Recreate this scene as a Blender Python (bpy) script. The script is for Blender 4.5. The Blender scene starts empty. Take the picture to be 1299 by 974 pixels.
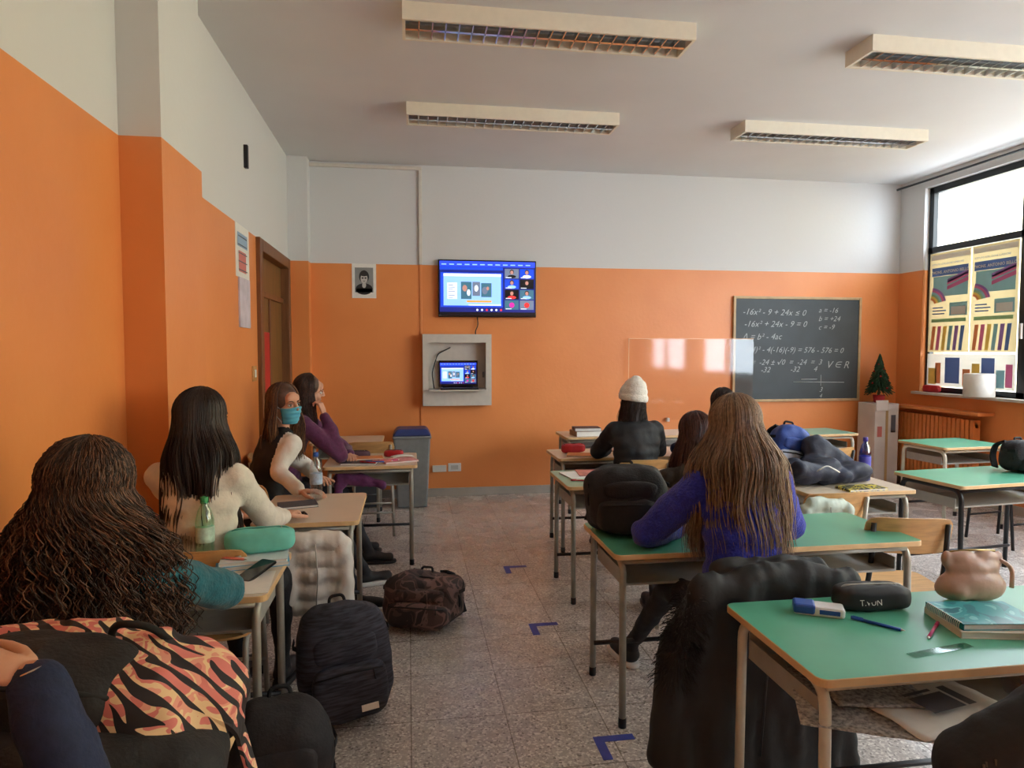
import bpy, bmesh, math, random
import numpy as np
from mathutils import Vector, Matrix, noise
random.seed(7)
scene=bpy.context.scene
try: scene.view_settings.view_transform='Standard'
except Exception: pass
def lin(c):
    return tuple(((x/255)/12.92 if x/255<=.04045 else ((x/255+.055)/1.055)**2.4) for x in c)
MC={}
def M(name,col,rough=.6,metal=0,var=.0,vs=20,bump=0,bs=60,emit=0,spec=.5,col2=None,stretch=None,sheen=0):
    if name in MC: return MC[name]
    m=bpy.data.materials.new(name); m.use_nodes=True
    nt=m.node_tree; b=nt.nodes['Principled BSDF']; L=nt.links
    c=lin(col)
    b.inputs['Base Color'].default_value=(*c,1)
    b.inputs['Roughness'].default_value=rough; b.inputs['Metallic'].default_value=metal
    b.inputs['Specular IOR Level'].default_value=spec
    if sheen: b.inputs['Sheen Weight'].default_value=sheen
    tc=nt.nodes.new('ShaderNodeTexCoord'); src=tc.outputs['Object']
    if stretch:
        mp=nt.nodes.new('ShaderNodeMapping'); mp.inputs['Scale'].default_value=stretch
        L.new(src,mp.inputs[0]); src=mp.outputs[0]
    if var or col2:
        n=nt.nodes.new('ShaderNodeTexNoise'); n.inputs['Scale'].default_value=vs; n.inputs['Detail'].default_value=4
        L.new(src,n.inputs['Vector'])
        r=nt.nodes.new('ShaderNodeValToRGB'); L.new(n.outputs['Fac'],r.inputs[0])
        c2=lin(col2) if col2 else tuple(x*(1-var) for x in c)
        c1=c if col2 else tuple(min(1,x*(1+var)) for x in c)
        r.color_ramp.elements[0].position=.35; r.color_ramp.elements[1].position=.65
        r.color_ramp.elements[0].color=(*c2,1); r.color_ramp.elements[1].color=(*c1,1)
        L.new(r.outputs[0],b.inputs['Base Color'])
    if bump:
        n=nt.nodes.new('ShaderNodeTexNoise'); n.inputs['Scale'].default_value=bs; n.inputs['Detail'].default_value=3
        L.new(src,n.inputs['Vector'])
        bp=nt.nodes.new('ShaderNodeBump'); bp.inputs['Strength'].default_value=bump; bp.inputs['Distance'].default_value=.01
        L.new(n.outputs['Fac'],bp.inputs['Height']); L.new(bp.outputs[0],b.inputs['Normal'])
    if emit:
        b.inputs['Emission Color'].default_value=(*c,1); b.inputs['Emission Strength'].default_value=emit
    MC[name]=m; return m
def pattern(name,cols,scale=12,rough=.7,dist=1.5,stretch=(1,1,1),detail=2):
    m=bpy.data.materials.new(name); m.use_nodes=True; nt=m.node_tree; b=nt.nodes['Principled BSDF']; L=nt.links
    tc=nt.nodes.new('ShaderNodeTexCoord'); mp=nt.nodes.new('ShaderNodeMapping'); mp.inputs['Scale'].default_value=stretch; L.new(tc.outputs['Object'],mp.inputs[0])
    n=nt.nodes.new('ShaderNodeTexNoise'); n.inputs['Scale'].default_value=scale; n.inputs['Detail'].default_value=detail; n.inputs['Distortion'].default_value=dist; L.new(mp.outputs[0],n.inputs['Vector'])
    r=nt.nodes.new('ShaderNodeValToRGB'); r.color_ramp.interpolation='CONSTANT'; el=r.color_ramp.elements
    el[0].position=0; el[0].color=(*lin(cols[0][1]),1); el[1].position=cols[1][0]; el[1].color=(*lin(cols[1][1]),1)
    for p,c in cols[2:]:
        e=el.new(p); e.color=(*lin(c),1)
    L.new(n.outputs['Fac'],r.inputs[0]); L.new(r.outputs[0],b.inputs['Base Color']); b.inputs['Roughness'].default_value=rough; return m
def leafmat(name):
    """pink / cream ground with clusters of dark palm-leaf streaks"""
    m=pattern(name,[(0,(214,122,112)),(.42,(232,160,138)),(.5,(240,206,160)),(.57,(222,128,120))],15,.75,.6)
    nt=m.node_tree; L=nt.links; b=nt.nodes['Principled BSDF']; src=b.inputs['Base Color'].links[0].from_socket
    tc=nt.nodes.new('ShaderNodeTexCoord')
    wv=nt.nodes.new('ShaderNodeTexWave'); wv.wave_type='BANDS'; wv.bands_direction='DIAGONAL'; wv.inputs['Scale'].default_value=13; wv.inputs['Distortion'].default_value=7; wv.inputs['Detail'].default_value=1; wv.inputs['Detail Scale'].default_value=.7
    n=nt.nodes.new('ShaderNodeTexNoise'); n.inputs['Scale'].default_value=9; n.inputs['Detail'].default_value=1
    for x in (wv,n): L.new(tc.outputs['Object'],x.inputs['Vector'])
    ad=nt.nodes.new('ShaderNodeMath'); ad.operation='MULTIPLY_ADD'; ad.inputs[1].default_value=3.2; L.new(n.outputs['Fac'],ad.inputs[0]); L.new(wv.outputs['Fac'],ad.inputs[2])
    gt=nt.nodes.new('ShaderNodeMath'); gt.operation='GREATER_THAN'; gt.inputs[1].default_value=2.18; L.new(ad.outputs[0],gt.inputs[0])
    mx=nt.nodes.new('ShaderNodeMix'); mx.data_type='RGBA'; L.new(gt.outputs[0],mx.inputs['Factor']); L.new(src,mx.inputs['A']); mx.inputs['B'].default_value=(*lin((36,31,35)),1)
    L.new(mx.outputs['Result'],b.inputs['Base Color']); return m
def clear(name,col,gloss=.15,edge=.5):
    m=bpy.data.materials.new(name); m.use_nodes=True; nt=m.node_tree; nt.nodes.clear(); L=nt.links
    o=nt.nodes.new('ShaderNodeOutputMaterial'); mx=nt.nodes.new('ShaderNodeMixShader'); t=nt.nodes.new('ShaderNodeBsdfTransparent'); g=nt.nodes.new('ShaderNodeBsdfGlossy')
    lw=nt.nodes.new('ShaderNodeLayerWeight'); lw.inputs[0].default_value=.3; mr=nt.nodes.new('ShaderNodeMapRange'); mr.inputs['To Min'].default_value=gloss; mr.inputs['To Max'].default_value=min(1,gloss+edge)
    L.new(lw.outputs['Facing'],mr.inputs['Value']); L.new(mr.outputs[0],mx.inputs[0])
    t.inputs[0].default_value=(*lin(col),1); g.inputs[0].default_value=(.9,.93,.95,1); g.inputs[1].default_value=.06
    L.new(t.outputs[0],mx.inputs[1]); L.new(g.outputs[0],mx.inputs[2]); L.new(mx.outputs[0],o.inputs[0]); return m
def link(o): scene.collection.objects.link(o); return o
def mkobj(name,verts,faces,mats,midx=None,smooth=False):
    me=bpy.data.meshes.new(name); me.from_pydata([tuple(v) for v in verts],[],faces)
    if not isinstance(mats,(list,tuple)): mats=[mats]
    for m in mats: me.materials.append(m)
    if midx is not None: me.polygons.foreach_set('material_index',midx)
    if smooth: me.polygons.foreach_set('use_smooth',[True]*len(me.polygons))
    me.update(); return link(bpy.data.objects.new(name,me))
def bake(o):
    dg=bpy.context.evaluated_depsgraph_get(); dg.update()
    me=bpy.data.meshes.new_from_object(o.evaluated_get(dg)); me.name=o.name
    n=o.name; mw=o.matrix_world.copy(); ob=bpy.data.objects.new(n+"_b",me); link(ob); ob.matrix_world=mw
    bpy.data.objects.remove(o,do_unlink=True); ob.name=n
    return ob
def box(name,x0,x1,y0,y1,z0,z1,mat,bev=0):
    bm=bmesh.new(); bmesh.ops.create_cube(bm,size=1)
    for v in bm.verts:
        v.co=Vector((x0+(v.co.x+.5)*(x1-x0),y0+(v.co.y+.5)*(y1-y0),z0+(v.co.z+.5)*(z1-z0)))
    if bev: bmesh.ops.bevel(bm,geom=bm.edges[:],offset=bev,segments=2,affect='EDGES',profile=.5)
    me=bpy.data.meshes.new(name); bm.to_mesh(me); bm.free(); me.materials.append(mat)
    return link(bpy.data.objects.new(name,me))
def TR(loc=(0,0,0),rz=0,rx=0,ry=0):
    return Matrix.Translation(loc)@Matrix.Rotation(math.radians(rz),4,'Z')@Matrix.Rotation(math.radians(rx),4,'X')@Matrix.Rotation(math.radians(ry),4,'Y')
def group(name,parts,loc=(0,0,0),rz=0,rx=0,ry=0,world=False):
    e=bpy.data.objects.new(name,None); e.empty_display_size=.1; link(e)
    if world:
        e.location=loc
        for p in parts: p.parent=e; p.data.transform(Matrix.Translation(-Vector(loc)))
    else:
        e.matrix_world=TR(loc,rz,rx,ry)
        for p in parts: p.parent=e
    return e
def fillet(pts,r,n=5):
    pts=[Vector(p) for p in pts]; out=[pts[0]]
    for i in range(1,len(pts)-1):
        a,b,c=pts[i-1],pts[i],pts[i+1]
        rr=min(r,(a-b).length*.45,(c-b).length*.45)
        p=b+(a-b).normalized()*rr; q=b+(c-b).normalized()*rr
        for k in range(n+1):
            t=k/n; out.append(p*(1-t)**2+b*2*t*(1-t)+q*t*t)
    out.append(pts[-1]); return out
def sweep(pts,rad,seg=8):
    pts=[Vector(p) for p in pts]; n=len(pts); V=[];Fc=[]
    if not isinstance(rad,(list,tuple)): rad=[rad]*n
    t=(pts[1]-pts[0]).normalized(); up=Vector((0,0,1)) if abs(t.z)<.9 else Vector((1,0,0))
    s=t.cross(up).normalized()
    for i in range(n):
        t=(pts[min(i+1,n-1)]-pts[max(i-1,0)]).normalized()
        s=(s-t*s.dot(t)).normalized(); u=t.cross(s)
        for k in range(seg):
            a=2*math.pi*k/seg; V.append(pts[i]+(s*math.cos(a)+u*math.sin(a))*rad[i])
    for i in range(n-1):
        for k in range(seg):
            k2=(k+1)%seg; Fc.append((i*seg+k,i*seg+k2,(i+1)*seg+k2,(i+1)*seg+k))
    Fc.append(tuple(range(seg))[::-1]); Fc.append(tuple((n-1)*seg+k for k in range(seg)))
    return V,Fc
def tube(name,pts,r,mat,fil=0,seg=10):
    if fil: pts=fillet(pts,fil)
    V,Fc=sweep(pts,r,seg); return mkobj(name,V,Fc,mat,smooth=True)
def tubes(name,paths,r,mat,fil=0,seg=8):
    V=[];Fc=[]
    for p in paths:
        if fil: p=fillet(p,fil)
        v,f=sweep(p,r,seg); o=len(V); V+=v; Fc+=[tuple(i+o for i in q) for q in f]
    return mkobj(name,V,Fc,mat,smooth=True)
def ribbon(name,pts,w,th,mat,wdir=(1,0,0),fil=0):
    if fil: pts=fillet(pts,fil)
    pts=[Vector(p) for p in pts]; wd=Vector(wdir).normalized(); V=[];Fc=[]
    for i,p in enumerate(pts):
        t=(pts[min(i+1,len(pts)-1)]-pts[max(i-1,0)]).normalized(); s=(wd-t*wd.dot(t)).normalized(); u=t.cross(s)
        V+=[p+s*w/2+u*th/2,p-s*w/2+u*th/2,p-s*w/2-u*th/2,p+s*w/2-u*th/2]
    for i in range(len(pts)-1):
        for k in range(4): a=i*4+k;b=i*4+(k+1)%4; Fc.append((a,b,b+4,a+4))
    n=len(pts)-1; Fc+=[(3,2,1,0),(n*4,n*4+1,n*4+2,n*4+3)]
    return mkobj(name,V,Fc,mat)
def lathe(name,prof,mat,seg=24,loc=(0,0,0)):
    V=[];Fc=[]
    for r,z in prof:
        for k in range(seg):
            a=2*math.pi*k/seg; V.append((loc[0]+r*math.cos(a),loc[1]+r*math.sin(a),loc[2]+z))
    for i in range(len(prof)-1):
        for k in range(seg):
            k2=(k+1)%seg; Fc.append((i*seg+k,i*seg+k2,(i+1)*seg+k2,(i+1)*seg+k))
    Fc.append(tuple(range(seg))[::-1]); Fc.append(tuple((len(prof)-1)*seg+k for k in range(seg)))
    return mkobj(name,V,Fc,mat,smooth=True)
def slab(name,x0,x1,y0,y1,z0,z1,r,topmat,edgemat):
    P=[];n=5
    for cx,cy,a0 in [(x1-r,y1-r,0),(x0+r,y1-r,90),(x0+r,y0+r,180),(x1-r,y0+r,270)]:
        for k in range(n+1):
            a=math.radians(a0+90*k/n); P.append((cx+r*math.cos(a),cy+r*math.sin(a)))
    N=len(P); cx=(x0+x1)/2; cy=(y0+y1)/2; q=min(.002,r*.3)
    def ins(p,d): return (p[0]+(d if p[0]<cx else -d),p[1]+(d if p[1]<cy else -d))
    V=[(*ins(p,q),z1) for p in P]+[(*p,z1-q) for p in P]+[(*p,z0) for p in P]
    Fc=[tuple(range(N)),tuple(2*N+k for k in range(N))[::-1]]; mi=[0,1]
    for k in range(N):
        k2=(k+1)%N
        Fc.append((N+k,N+k2,k2,k)); mi.append(1)
        Fc.append((2*N+k,2*N+k2,N+k2,N+k)); mi.append(1)
    return mkobj(name,V,Fc,[topmat,edgemat],mi)
def panel(name,O,U,V,N,rects,off=.0015):
    O,U,V,N=map(Vector,(O,U,V,N)); vs=[];fs=[];mats=[];mi=[]
    for i,(x,y,w,h,m,*l) in enumerate(rects):
        lay=l[0] if l else 1
        if m not in mats: mats.append(m)
        b=len(vs); o=O+N*off*lay
        vs+=[o+U*x+V*y,o+U*(x+w)+V*y,o+U*(x+w)+V*(y+h),o+U*x+V*(y+h)]
        fs.append((b,b+1,b+2,b+3)); mi.append(mats.index(m))
    return mkobj(name,vs,fs,mats,mi)
def ellipses(name,O,U,V,N,els,off=.0006):
    O,U,V,N=map(Vector,(O,U,V,N)); vs=[];fs=[];mats=[];mi=[]
    for x,y,rx,ry,m,lay in els:
        if m not in mats: mats.append(m)
        b=len(vs); o=O+N*off*lay
        for k in range(24):
            a=2*math.pi*k/24; vs.append(o+U*(x+rx*math.cos(a))+V*(y+ry*math.sin(a)))
        fs.append(tuple(range(b,b+24))); mi.append(mats.index(m))
    return mkobj(name,vs,fs,mats,mi)
def text(name,body,size,O,U,V,N,mat,shear=0,bold=0):
    c=bpy.data.curves.new(name,'FONT'); c.body=body; c.size=size; c.shear=shear; c.offset=bold; c.resolution_u=2
    o=link(bpy.data.objects.new(name,c)); U,V,N=map(Vector,(U,V,N))
    m=Matrix((U,V,N)).transposed().to_4x4(); o=bake(o); o.data.transform(Matrix.Translation(O)@m)
    o.data.materials.clear(); o.data.materials.append(mat); return o
bm=bmesh.new(); bmesh.ops.create_icosphere(bm,subdivisions=3,radius=1)
ICV=np.array([v.co[:] for v in bm.verts]); bm.verts.index_update(); ICF=[tuple(v.index for v in f.verts) for f in bm.faces]; bm.free()
def E(c,r,lab=0,rot=None): 
    if isinstance(r,(int,float)): r=(r,r,r)
    return (Vector(c),r,rot,lab)
def chain(a,b,r0,r1,lab=0,flat=(1,1,1),rot=None):
    a=Vector(a);b=Vector(b);d=(b-a).length; n=max(2,int(d/(min(r0,r1)*.45))+1); out=[]
    for i in range(n+1):
        t=i/n; r=r0+(r1-r0)*t; out.append(E(a.lerp(b,t),(r*flat[0],r*flat[1],r*flat[2]),lab,rot))
    return out
def blob(name,bl,voxel,mats,sm=5,amp=0,ns=8,st=(1,1,1),seed=0,smf=.6):
    V=[];Fc=[];o=0
    for c,r,rot,lab in bl:
        v=ICV*np.array(r)
        if rot is not None: v=v@np.array(rot.to_3x3()).T
        V.append(v+np.array(c)); Fc+=[(a+o,b+o,d+o) for a,b,d in ICF]; o+=len(ICV)
    V=np.vstack(V); me=bpy.data.meshes.new(name); me.from_pydata(V.tolist(),[],Fc); ob=link(bpy.data.objects.new(name,me))
    m=ob.modifiers.new('r','REMESH'); m.mode='VOXEL'; m.voxel_size=voxel; m.use_smooth_shade=True
    if sm: s=ob.modifiers.new('s','SMOOTH'); s.iterations=sm; s.factor=smf
    ob=bake(ob); me=ob.data
    if not isinstance(mats,(list,tuple)): mats=[mats]
    me.materials.clear()
    for x in mats: me.materials.append(x)
    nF=len(me.polygons)
    if len(mats)>1:
        ce=np.zeros(nF*3,dtype=np.float32); me.polygons.foreach_get('center',ce); ce=ce.reshape(-1,3)
        B=np.array([tuple(b[0]) for b in bl],dtype=np.float32); Rr=np.array([sum(b[1])/3 for b in bl],dtype=np.float32)
        lab=np.array([b[3] for b in bl])
        d=np.sqrt(((ce[:,None,:]-B[None])**2).sum(2))/Rr[None]; 
        me.polygons.foreach_set('material_index',lab[d.argmin(1)].astype(np.int32))
    me.polygons.foreach_set('use_smooth',[True]*nF)
    if amp:
        sd=Vector((seed*3.1,seed*1.7,seed))
        nn=[v.normal.copy() for v in me.vertices]
        for v,nv in zip(me.vertices,nn):
            p=Vector((v.co.x*st[0],v.co.y*st[1],v.co.z*st[2]))*ns+sd
            v.co+=nv*amp*(noise.noise(p)+.5*noise.noise(p*2.1))
    me.update(); return ob
def sell(name,c,r,mat,e1=.5,e2=.5,amp=0,ns=8,n=40,rot=None,seed=0,st=(1,1,1)):
    def f(x,e): return math.copysign(abs(x)**e,x)
    V=[];Fc=[]
    for i in range(n+1):
        a=-math.pi/2+math.pi*i/n
        for j in range(2*n):
            b=math.pi*j/n
            p=Vector((f(math.cos(a),e1)*f(math.cos(b),e2)*r[0],f(math.cos(a),e1)*f(math.sin(b),e2)*r[1],f(math.sin(a),e1)*r[2]))
            if amp:
                q=Vector((p.x*st[0],p.y*st[1],p.z*st[2]))*ns+Vector((seed,seed*2,0)); k=noise.noise(q)+.5*noise.noise(q*2.3)
                p+=p.normalized()*amp*k
            V.append(p)
    for i in range(n):
        for j in range(2*n):
            j2=(j+1)%(2*n); Fc.append((i*2*n+j,i*2*n+j2,(i+1)*2*n+j2,(i+1)*2*n+j))
    o=mkobj(name,V,Fc,mat,smooth=True)
    m=Matrix.Translation(c)
    if rot: m=m@rot
    o.data.transform(m); return o
# ---------------- materials -------------
def wallmat(name):
    m=bpy.data.materials.new(name); m.use_nodes=True; nt=m.node_tree; L=nt.links; b=nt.nodes['Principled BSDF']
    g=nt.nodes.new('ShaderNodeNewGeometry'); s=nt.nodes.new('ShaderNodeSeparateXYZ'); L.new(g.outputs['Position'],s.inputs[0])
    gt=nt.nodes.new('ShaderNodeMath'); gt.operation='GREATER_THAN'; gt.inputs[1].default_value=2.5; L.new(s.outputs['Z'],gt.inputs[0])
    n=nt.nodes.new('ShaderNodeTexNoise'); n.inputs['Scale'].default_value=1.7; n.inputs['Detail'].default_value=6; L.new(g.outputs['Position'],n.inputs['Vector'])
    r=nt.nodes.new('ShaderNodeValToRGB'); L.new(n.outputs['Fac'],r.inputs[0])
    r.color_ramp.elements[0].position=.3; r.color_ramp.elements[1].position=.7
    r.color_ramp.elements[0].color=(*lin((228,140,76)),1); r.color_ramp.elements[1].color=(*lin((235,149,84)),1)
    mx=nt.nodes.new('ShaderNodeMix'); mx.data_type='RGBA'; L.new(gt.outputs[0],mx.inputs['Factor']); L.new(r.outputs[0],mx.inputs['A'])
    mx.inputs['B'].default_value=(*lin((214,214,212)),1); L.new(mx.outputs['Result'],b.inputs['Base Color'])
    rr=nt.nodes.new('ShaderNodeMix'); L.new(gt.outputs[0],rr.inputs['Factor']); rr.inputs['A'].default_value=.42; rr.inputs['B'].default_value=.8
    L.new(rr.outputs['Result'],b.inputs['Roughness'])
    n2=nt.nodes.new('ShaderNodeTexNoise'); n2.inputs['Scale'].default_value=25; L.new(g.outputs['Position'],n2.inputs['Vector'])
    bp=nt.nodes.new('ShaderNodeBump'); bp.inputs['Strength'].default_value=.12; bp.inputs['Distance'].default_value=.01; L.new(n2.outputs['Fac'],bp.inputs['Height']); L.new(bp.outputs[0],b.inputs['Normal'])
    return m
wall=wallmat('painted_plaster')
def floormat():
    m=bpy.data.materials.new('terrazzo'); m.use_nodes=True; nt=m.node_tree; L=nt.links; b=nt.nodes['Principled BSDF']
    g=nt.nodes.new('ShaderNodeNewGeometry')
    v=nt.nodes.new('ShaderNodeTexVoronoi'); v.inputs['Scale'].default_value=115; L.new(g.outputs['Position'],v.inputs['Vector'])
    sep=nt.nodes.new('ShaderNodeSeparateColor'); L.new(v.outputs['Color'],sep.inputs[0])
    r=nt.nodes.new('ShaderNodeValToRGB'); L.new(sep.outputs[0],r.inputs[0]); r.color_ramp.interpolation='CONSTANT'
    el=r.color_ramp.elements; el[0].color=(*lin((184,176,170)),1); el[1].position=.45; el[1].color=(*lin((202,194,187)),1)
    e=el.new(.72); e.color=(*lin((228,222,214)),1); e=el.new(.88); e.color=(*lin((142,135,130)),1); e=el.new(.95); e.color=(*lin((238,233,225)),1)
    br=nt.nodes.new('ShaderNodeTexBrick'); br.offset=0; br.inputs['Scale'].default_value=1; br.inputs['Brick Width'].default_value=.41; br.inputs['Row Height'].default_value=.41
    br.inputs['Mortar Size'].default_value=.003; br.inputs['Mortar Smooth'].default_value=.1
    br.inputs['Color1'].default_value=(1,1,1,1); br.inputs['Color2'].default_value=(.92,.92,.92,1); br.inputs['Mortar'].default_value=(.45,.42,.38,1)
    L.new(g.outputs['Position'],br.inputs['Vector'])
    mx=nt.nodes.new('ShaderNodeMix'); mx.data_type='RGBA'; mx.blend_type='MULTIPLY'; mx.inputs['Factor'].default_value=1
    L.new(r.outputs[0],mx.inputs['A']); L.new(br.outputs['Color'],mx.inputs['B']); L.new(mx.outputs['Result'],b.inputs['Base Color'])
    n=nt.nodes.new('ShaderNodeTexNoise'); n.inputs['Scale'].default_value=3; L.new(g.outputs['Position'],n.inputs['Vector'])
    rr=nt.nodes.new('ShaderNodeValToRGB'); rr.color_ramp.elements[0].position=.3; rr.color_ramp.elements[1].position=.7
    rr.color_ramp.elements[0].color=(.2,.2,.2,1); rr.color_ramp.elements[1].color=(.34,.34,.34,1); L.new(n.outputs['Fac'],rr.inputs[0])
    L.new(rr.outputs[0],b.inputs['Roughness'])
    return m
ceilm=M('ceiling_paint',(222,222,222),.85,var=.02,vs=1.5)
metal_g=M('tube_grey',(168,166,155),.35,.3,var=.06,vs=30)
metal_w=M('tube_cream',(205,200,182),.4,.15,var=.05,vs=30)
black_t=M('tube_black',(28,28,30),.4,.2)
ply=M('plywood',(200,154,98),.4,var=.12,vs=8,stretch=(1,8,8),bump=.05)
edgew=M('beech_edge',(216,180,130),.45,var=.1,vs=10)
green=M('laminate_green',(92,172,140),.3,var=.05,vs=6)
beige=M('laminate_beige',(214,198,176),.33,var=.04,vs=5)
paleg=M('laminate_pale_green',(128,184,160),.3,var=.05,vs=6)
dark=M('dark_fabric',(28,28,31),.75,var=.25,vs=30,bump=.3,bs=120)
web=M('webbing_black',(20,20,22),.8,var=.2,vs=60)
paper=M('paper',(232,230,222),.7,var=.03)
white=M('white_plastic',(228,226,220),.45,var=.02)
skinm=M('skin',(206,152,124),.5,var=.06,vs=25,bump=.03)
skinp=M('skin_pale',(218,170,144),.5,var=.06,vs=25)
lipm=M('lips',(176,92,86),.45,var=.05)
eyew=M('eye_white',(225,222,216),.25,var=.02); iris=M('iris_brown',(52,34,24),.2,var=.1); shoe_b=M('shoe_black',(26,26,28),.5,var=.1); sole=M('shoe_sole',(225,225,222),.6,var=.03)
jeans=M('black_jeans',(30,31,36),.8,var=.2,vs=40,bump=.2,bs=150)
# ---------------- room shell ------------
YB=7.36; XL=-1.2; XR=5.8; H=3.55; Y0=-2.2
box('floor',XL-.2,XR+.3,Y0-.2,YB+.2,-.12,0,floormat())
box('ceiling',XL-.2,XR+.3,Y0-.2,YB+.2,H,H+.2,ceilm)
box('wall_back',XL-.2,XR+.3,YB,YB+.2,0,H,wall)
box('wall_front',XL-.2,XR+.3,Y0-.2,Y0,0,H,wall)
def multi(name,boxes,mat):
    V=[];Fc=[]
    for x0,x1,y0,y1,z0,z1 in boxes:
        b=len(V); V+=[(x,y,z) for x in(x0,x1) for y in(y0,y1) for z in(z0,z1)]
        Fc+=[tuple(b+i for i in f) for f in [(0,1,3,2),(4,6,7,5),(0,4,5,1),(2,3,7,6),(0,2,6,4),(1,5,7,3)]]
    return mkobj(name,V,Fc,mat)
multi('wall_left',[(XL-.2,XL,Y0,5.8,0,H),(XL-.2,XL,5.8,7.06,2.44,H),(XL-.2,XL,7.06,YB,0,H),(XL-.9,XL-.2,5.5,5.52,0,H)],wall)
multi('wall_pilaster',[(XL,-1.03,3.12,3.69,0,H)],wall)
multi('wall_corner_pilaster',[(XL,-1.0,7.2,YB,0,H)],wall)
WZ0,WZ1=1.12,3.42
wins=[(4.35,6.98),(1.3,3.95),(-1.7,.9)]
bx=[(XR,XR+.3,Y0,YB,0,WZ0),(XR,XR+.3,Y0,YB,WZ1,H),(XR,XR+.3,6.98,YB,WZ0,WZ1),(XR,XR+.3,3.95,4.35,WZ0,WZ1),(XR,XR+.3,.9,1.3,WZ0,WZ1),(XR,XR+.3,Y0,-1.7,WZ0,WZ1)]
multi('wall_right',bx,wall)
frame=M('window_frame_black',(30,34,38),.4,.3,var=.05)
sillm=M('sill_marble',(205,196,186),.3,var=.08,vs=8)
for i,(a,b) in enumerate(wins):
    ps=[]; X=XR+.06
    ps.append(box('rail_bottom',X,X+.06,a,b,WZ0,WZ0+.06,frame,.004)); ps.append(box('rail_top',X,X+.06,a,b,WZ1-.07,WZ1,frame,.004))
    ps.append(box('transom',X,X+.06,a,b,2.68,2.75,frame,.004))
    k=(b-a)
    for j,y in enumerate([a+.035,a+k*.53,b-.035]):
        w=.03 if j!=1 else .045
        ps.append(box('stile_%d'%(j+1),X,X+.06,y-w,y+w,WZ0,WZ1,frame,.004))
    ps.append(box('handle',X-.02,X,a+k*.53-.01,a+k*.53+.01,1.7,1.85,white,.003))
    group('window_%d'%(i+1),ps)
    box('trim_sill_%d'%(i+1),XR-.07,XR+.06,a-.05,b+.05,WZ0-.03,WZ0,sillm,.004)
basem=M('baseboard_grey',(176,170,160),.4,var=.08,vs=6)
box('baseboard_back',XL+.2,XR,YB-.015,YB,0,.09,basem,.003)
box('baseboard_left',XL,XL+.012,Y0,3.12,0,.09,basem,.003)
box('baseboard_right',XR-.012,XR,Y0,YB,0,.09,basem,.003)
conm=M('conduit_white',(214,208,196),.5,var=.03); cono=M('conduit_orange',(230,144,80),.5,var=.03)
group('wall_conduit',[box('vertical',.12,.155,YB-.03,YB,2.5,3.49,conm,.005),box('horizontal',-1.0,.155,YB-.03,YB,3.49,3.525,conm,.005),
      box('lower',.125,.15,YB-.012,YB,0.09,2.5,cono,.003)])
tube('curtain_rail',[(XR-.1,7.3,3.47),(XR-.1,-1.8,3.47)],.012,frame)
wood=M('door_wood',(120,76,42),.45,var=.18,vs=6,stretch=(6,6,.6)); woodd=M('door_leaf',(122,86,42),.45,var=.15,vs=5,stretch=(6,6,.6))
brass=M('brass',(150,130,80),.3,.8)
group('door_1',[box('jamb_near',XL-.12,XL+.035,5.72,5.82,0,2.5,wood,.005),box('jamb_far',XL-.12,XL+.035,7.04,7.13,0,2.5,wood,.005),box('lintel',XL-.12,XL+.035,5.82,7.04,2.4,2.5,wood,.005),
  box('leaf',XL-.09,XL-.045,5.82,7.04,.01,2.4,woodd,.004),box('transom_bar',XL-.05,XL-.02,5.82,7.04,2.05,2.1,wood,.003),box('mid_stile',XL-.05,XL-.03,6.4,6.46,.01,2.05,wood,.003),
  box('handle_plate',XL-.045,XL-.035,6.48,6.52,.95,1.15,brass,.002),tube('handle',[(XL-.04,6.5,1.08),(XL+.02,6.5,1.08),(XL+.02,6.38,1.08)],.009,brass,.02)])
box('door_notice',XL-.044,XL-.034,5.86,6.38,1.05,1.75,M('red_sheet',(190,40,40),.5,var=.05))
fac=M('facade_stucco',(200,186,146),.9,var=.04,vs=.6)
box('exterior_ground',XR+.3,40,-30,45,-4.2,-4,M('paving',(186,186,186),.9,var=.1,vs=2))
fp=[box('wall',22,23,-10,36,-4,9,fac),box('cornice',21.7,23,-10,36,9,9.3,white,.02)]
for k in range(9):
    fp.append(box('shutter_%d'%k,21.93,22,-7+k*5,-5.6+k*5,1,3.2,M('shutter_green',(150,166,140),.6,var=.1),.01))
group('opposite_building',fp)
# ---------------- ceiling lamps -----------
lampb=M('lamp_housing',(236,228,208),.45,var=.02)
mir=M('louvre_aluminium',(215,220,226),.16,1,var=.04)
inn=M('lamp_inner',(200,206,212),.3,.6,var=.05); tubew=M('fluorescent_tube',(235,235,232),.35,var=.01)
def lamp(x,y):
    W=1.74;D=.27;z0=3.45; t=.018; ps=[]
    ps.append(multi('housing',[(-W/2,W/2,-D/2,-D/2+t,0,.1),(-W/2,W/2,D/2-t,D/2,0,.1),(-W/2,-W/2+t,-D/2+t,D/2-t,0,.1),(W/2-t,W/2,-D/2+t,D/2-t,0,.1),(-W/2+t,W/2-t,-D/2+t,D/2-t,.085,.1)],lampb))
    bl=[]
    n=22
    for i in range(1,n):
        xx=-W/2+t+i*(W-2*t)/n; bl.append((xx-.003,xx+.003,-D/2+t,D/2-t,.004,.04))
    bl.append((-W/2+t,W/2-t,-.012,.012,.004,.045))
    ps.append(multi('louvre',bl,mir)); ps.append(multi('reflector',[(-W/2+t,W/2-t,-D/2+t,D/2-t,.078,.084)],inn))
    ps.append(tubes('tubes',[[(-W/2+.04,-.06,.062),(W/2-.04,-.06,.062)],[(-W/2+.04,.06,.062),(W/2-.04,.06,.062)]],.012,tubew))
    group('ceiling_lamp',ps,(x,y,z0))
lamp(.85,4.08); lamp(.87,5.64); lamp(3.73,4.05); lamp(3.72,5.64)
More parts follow.
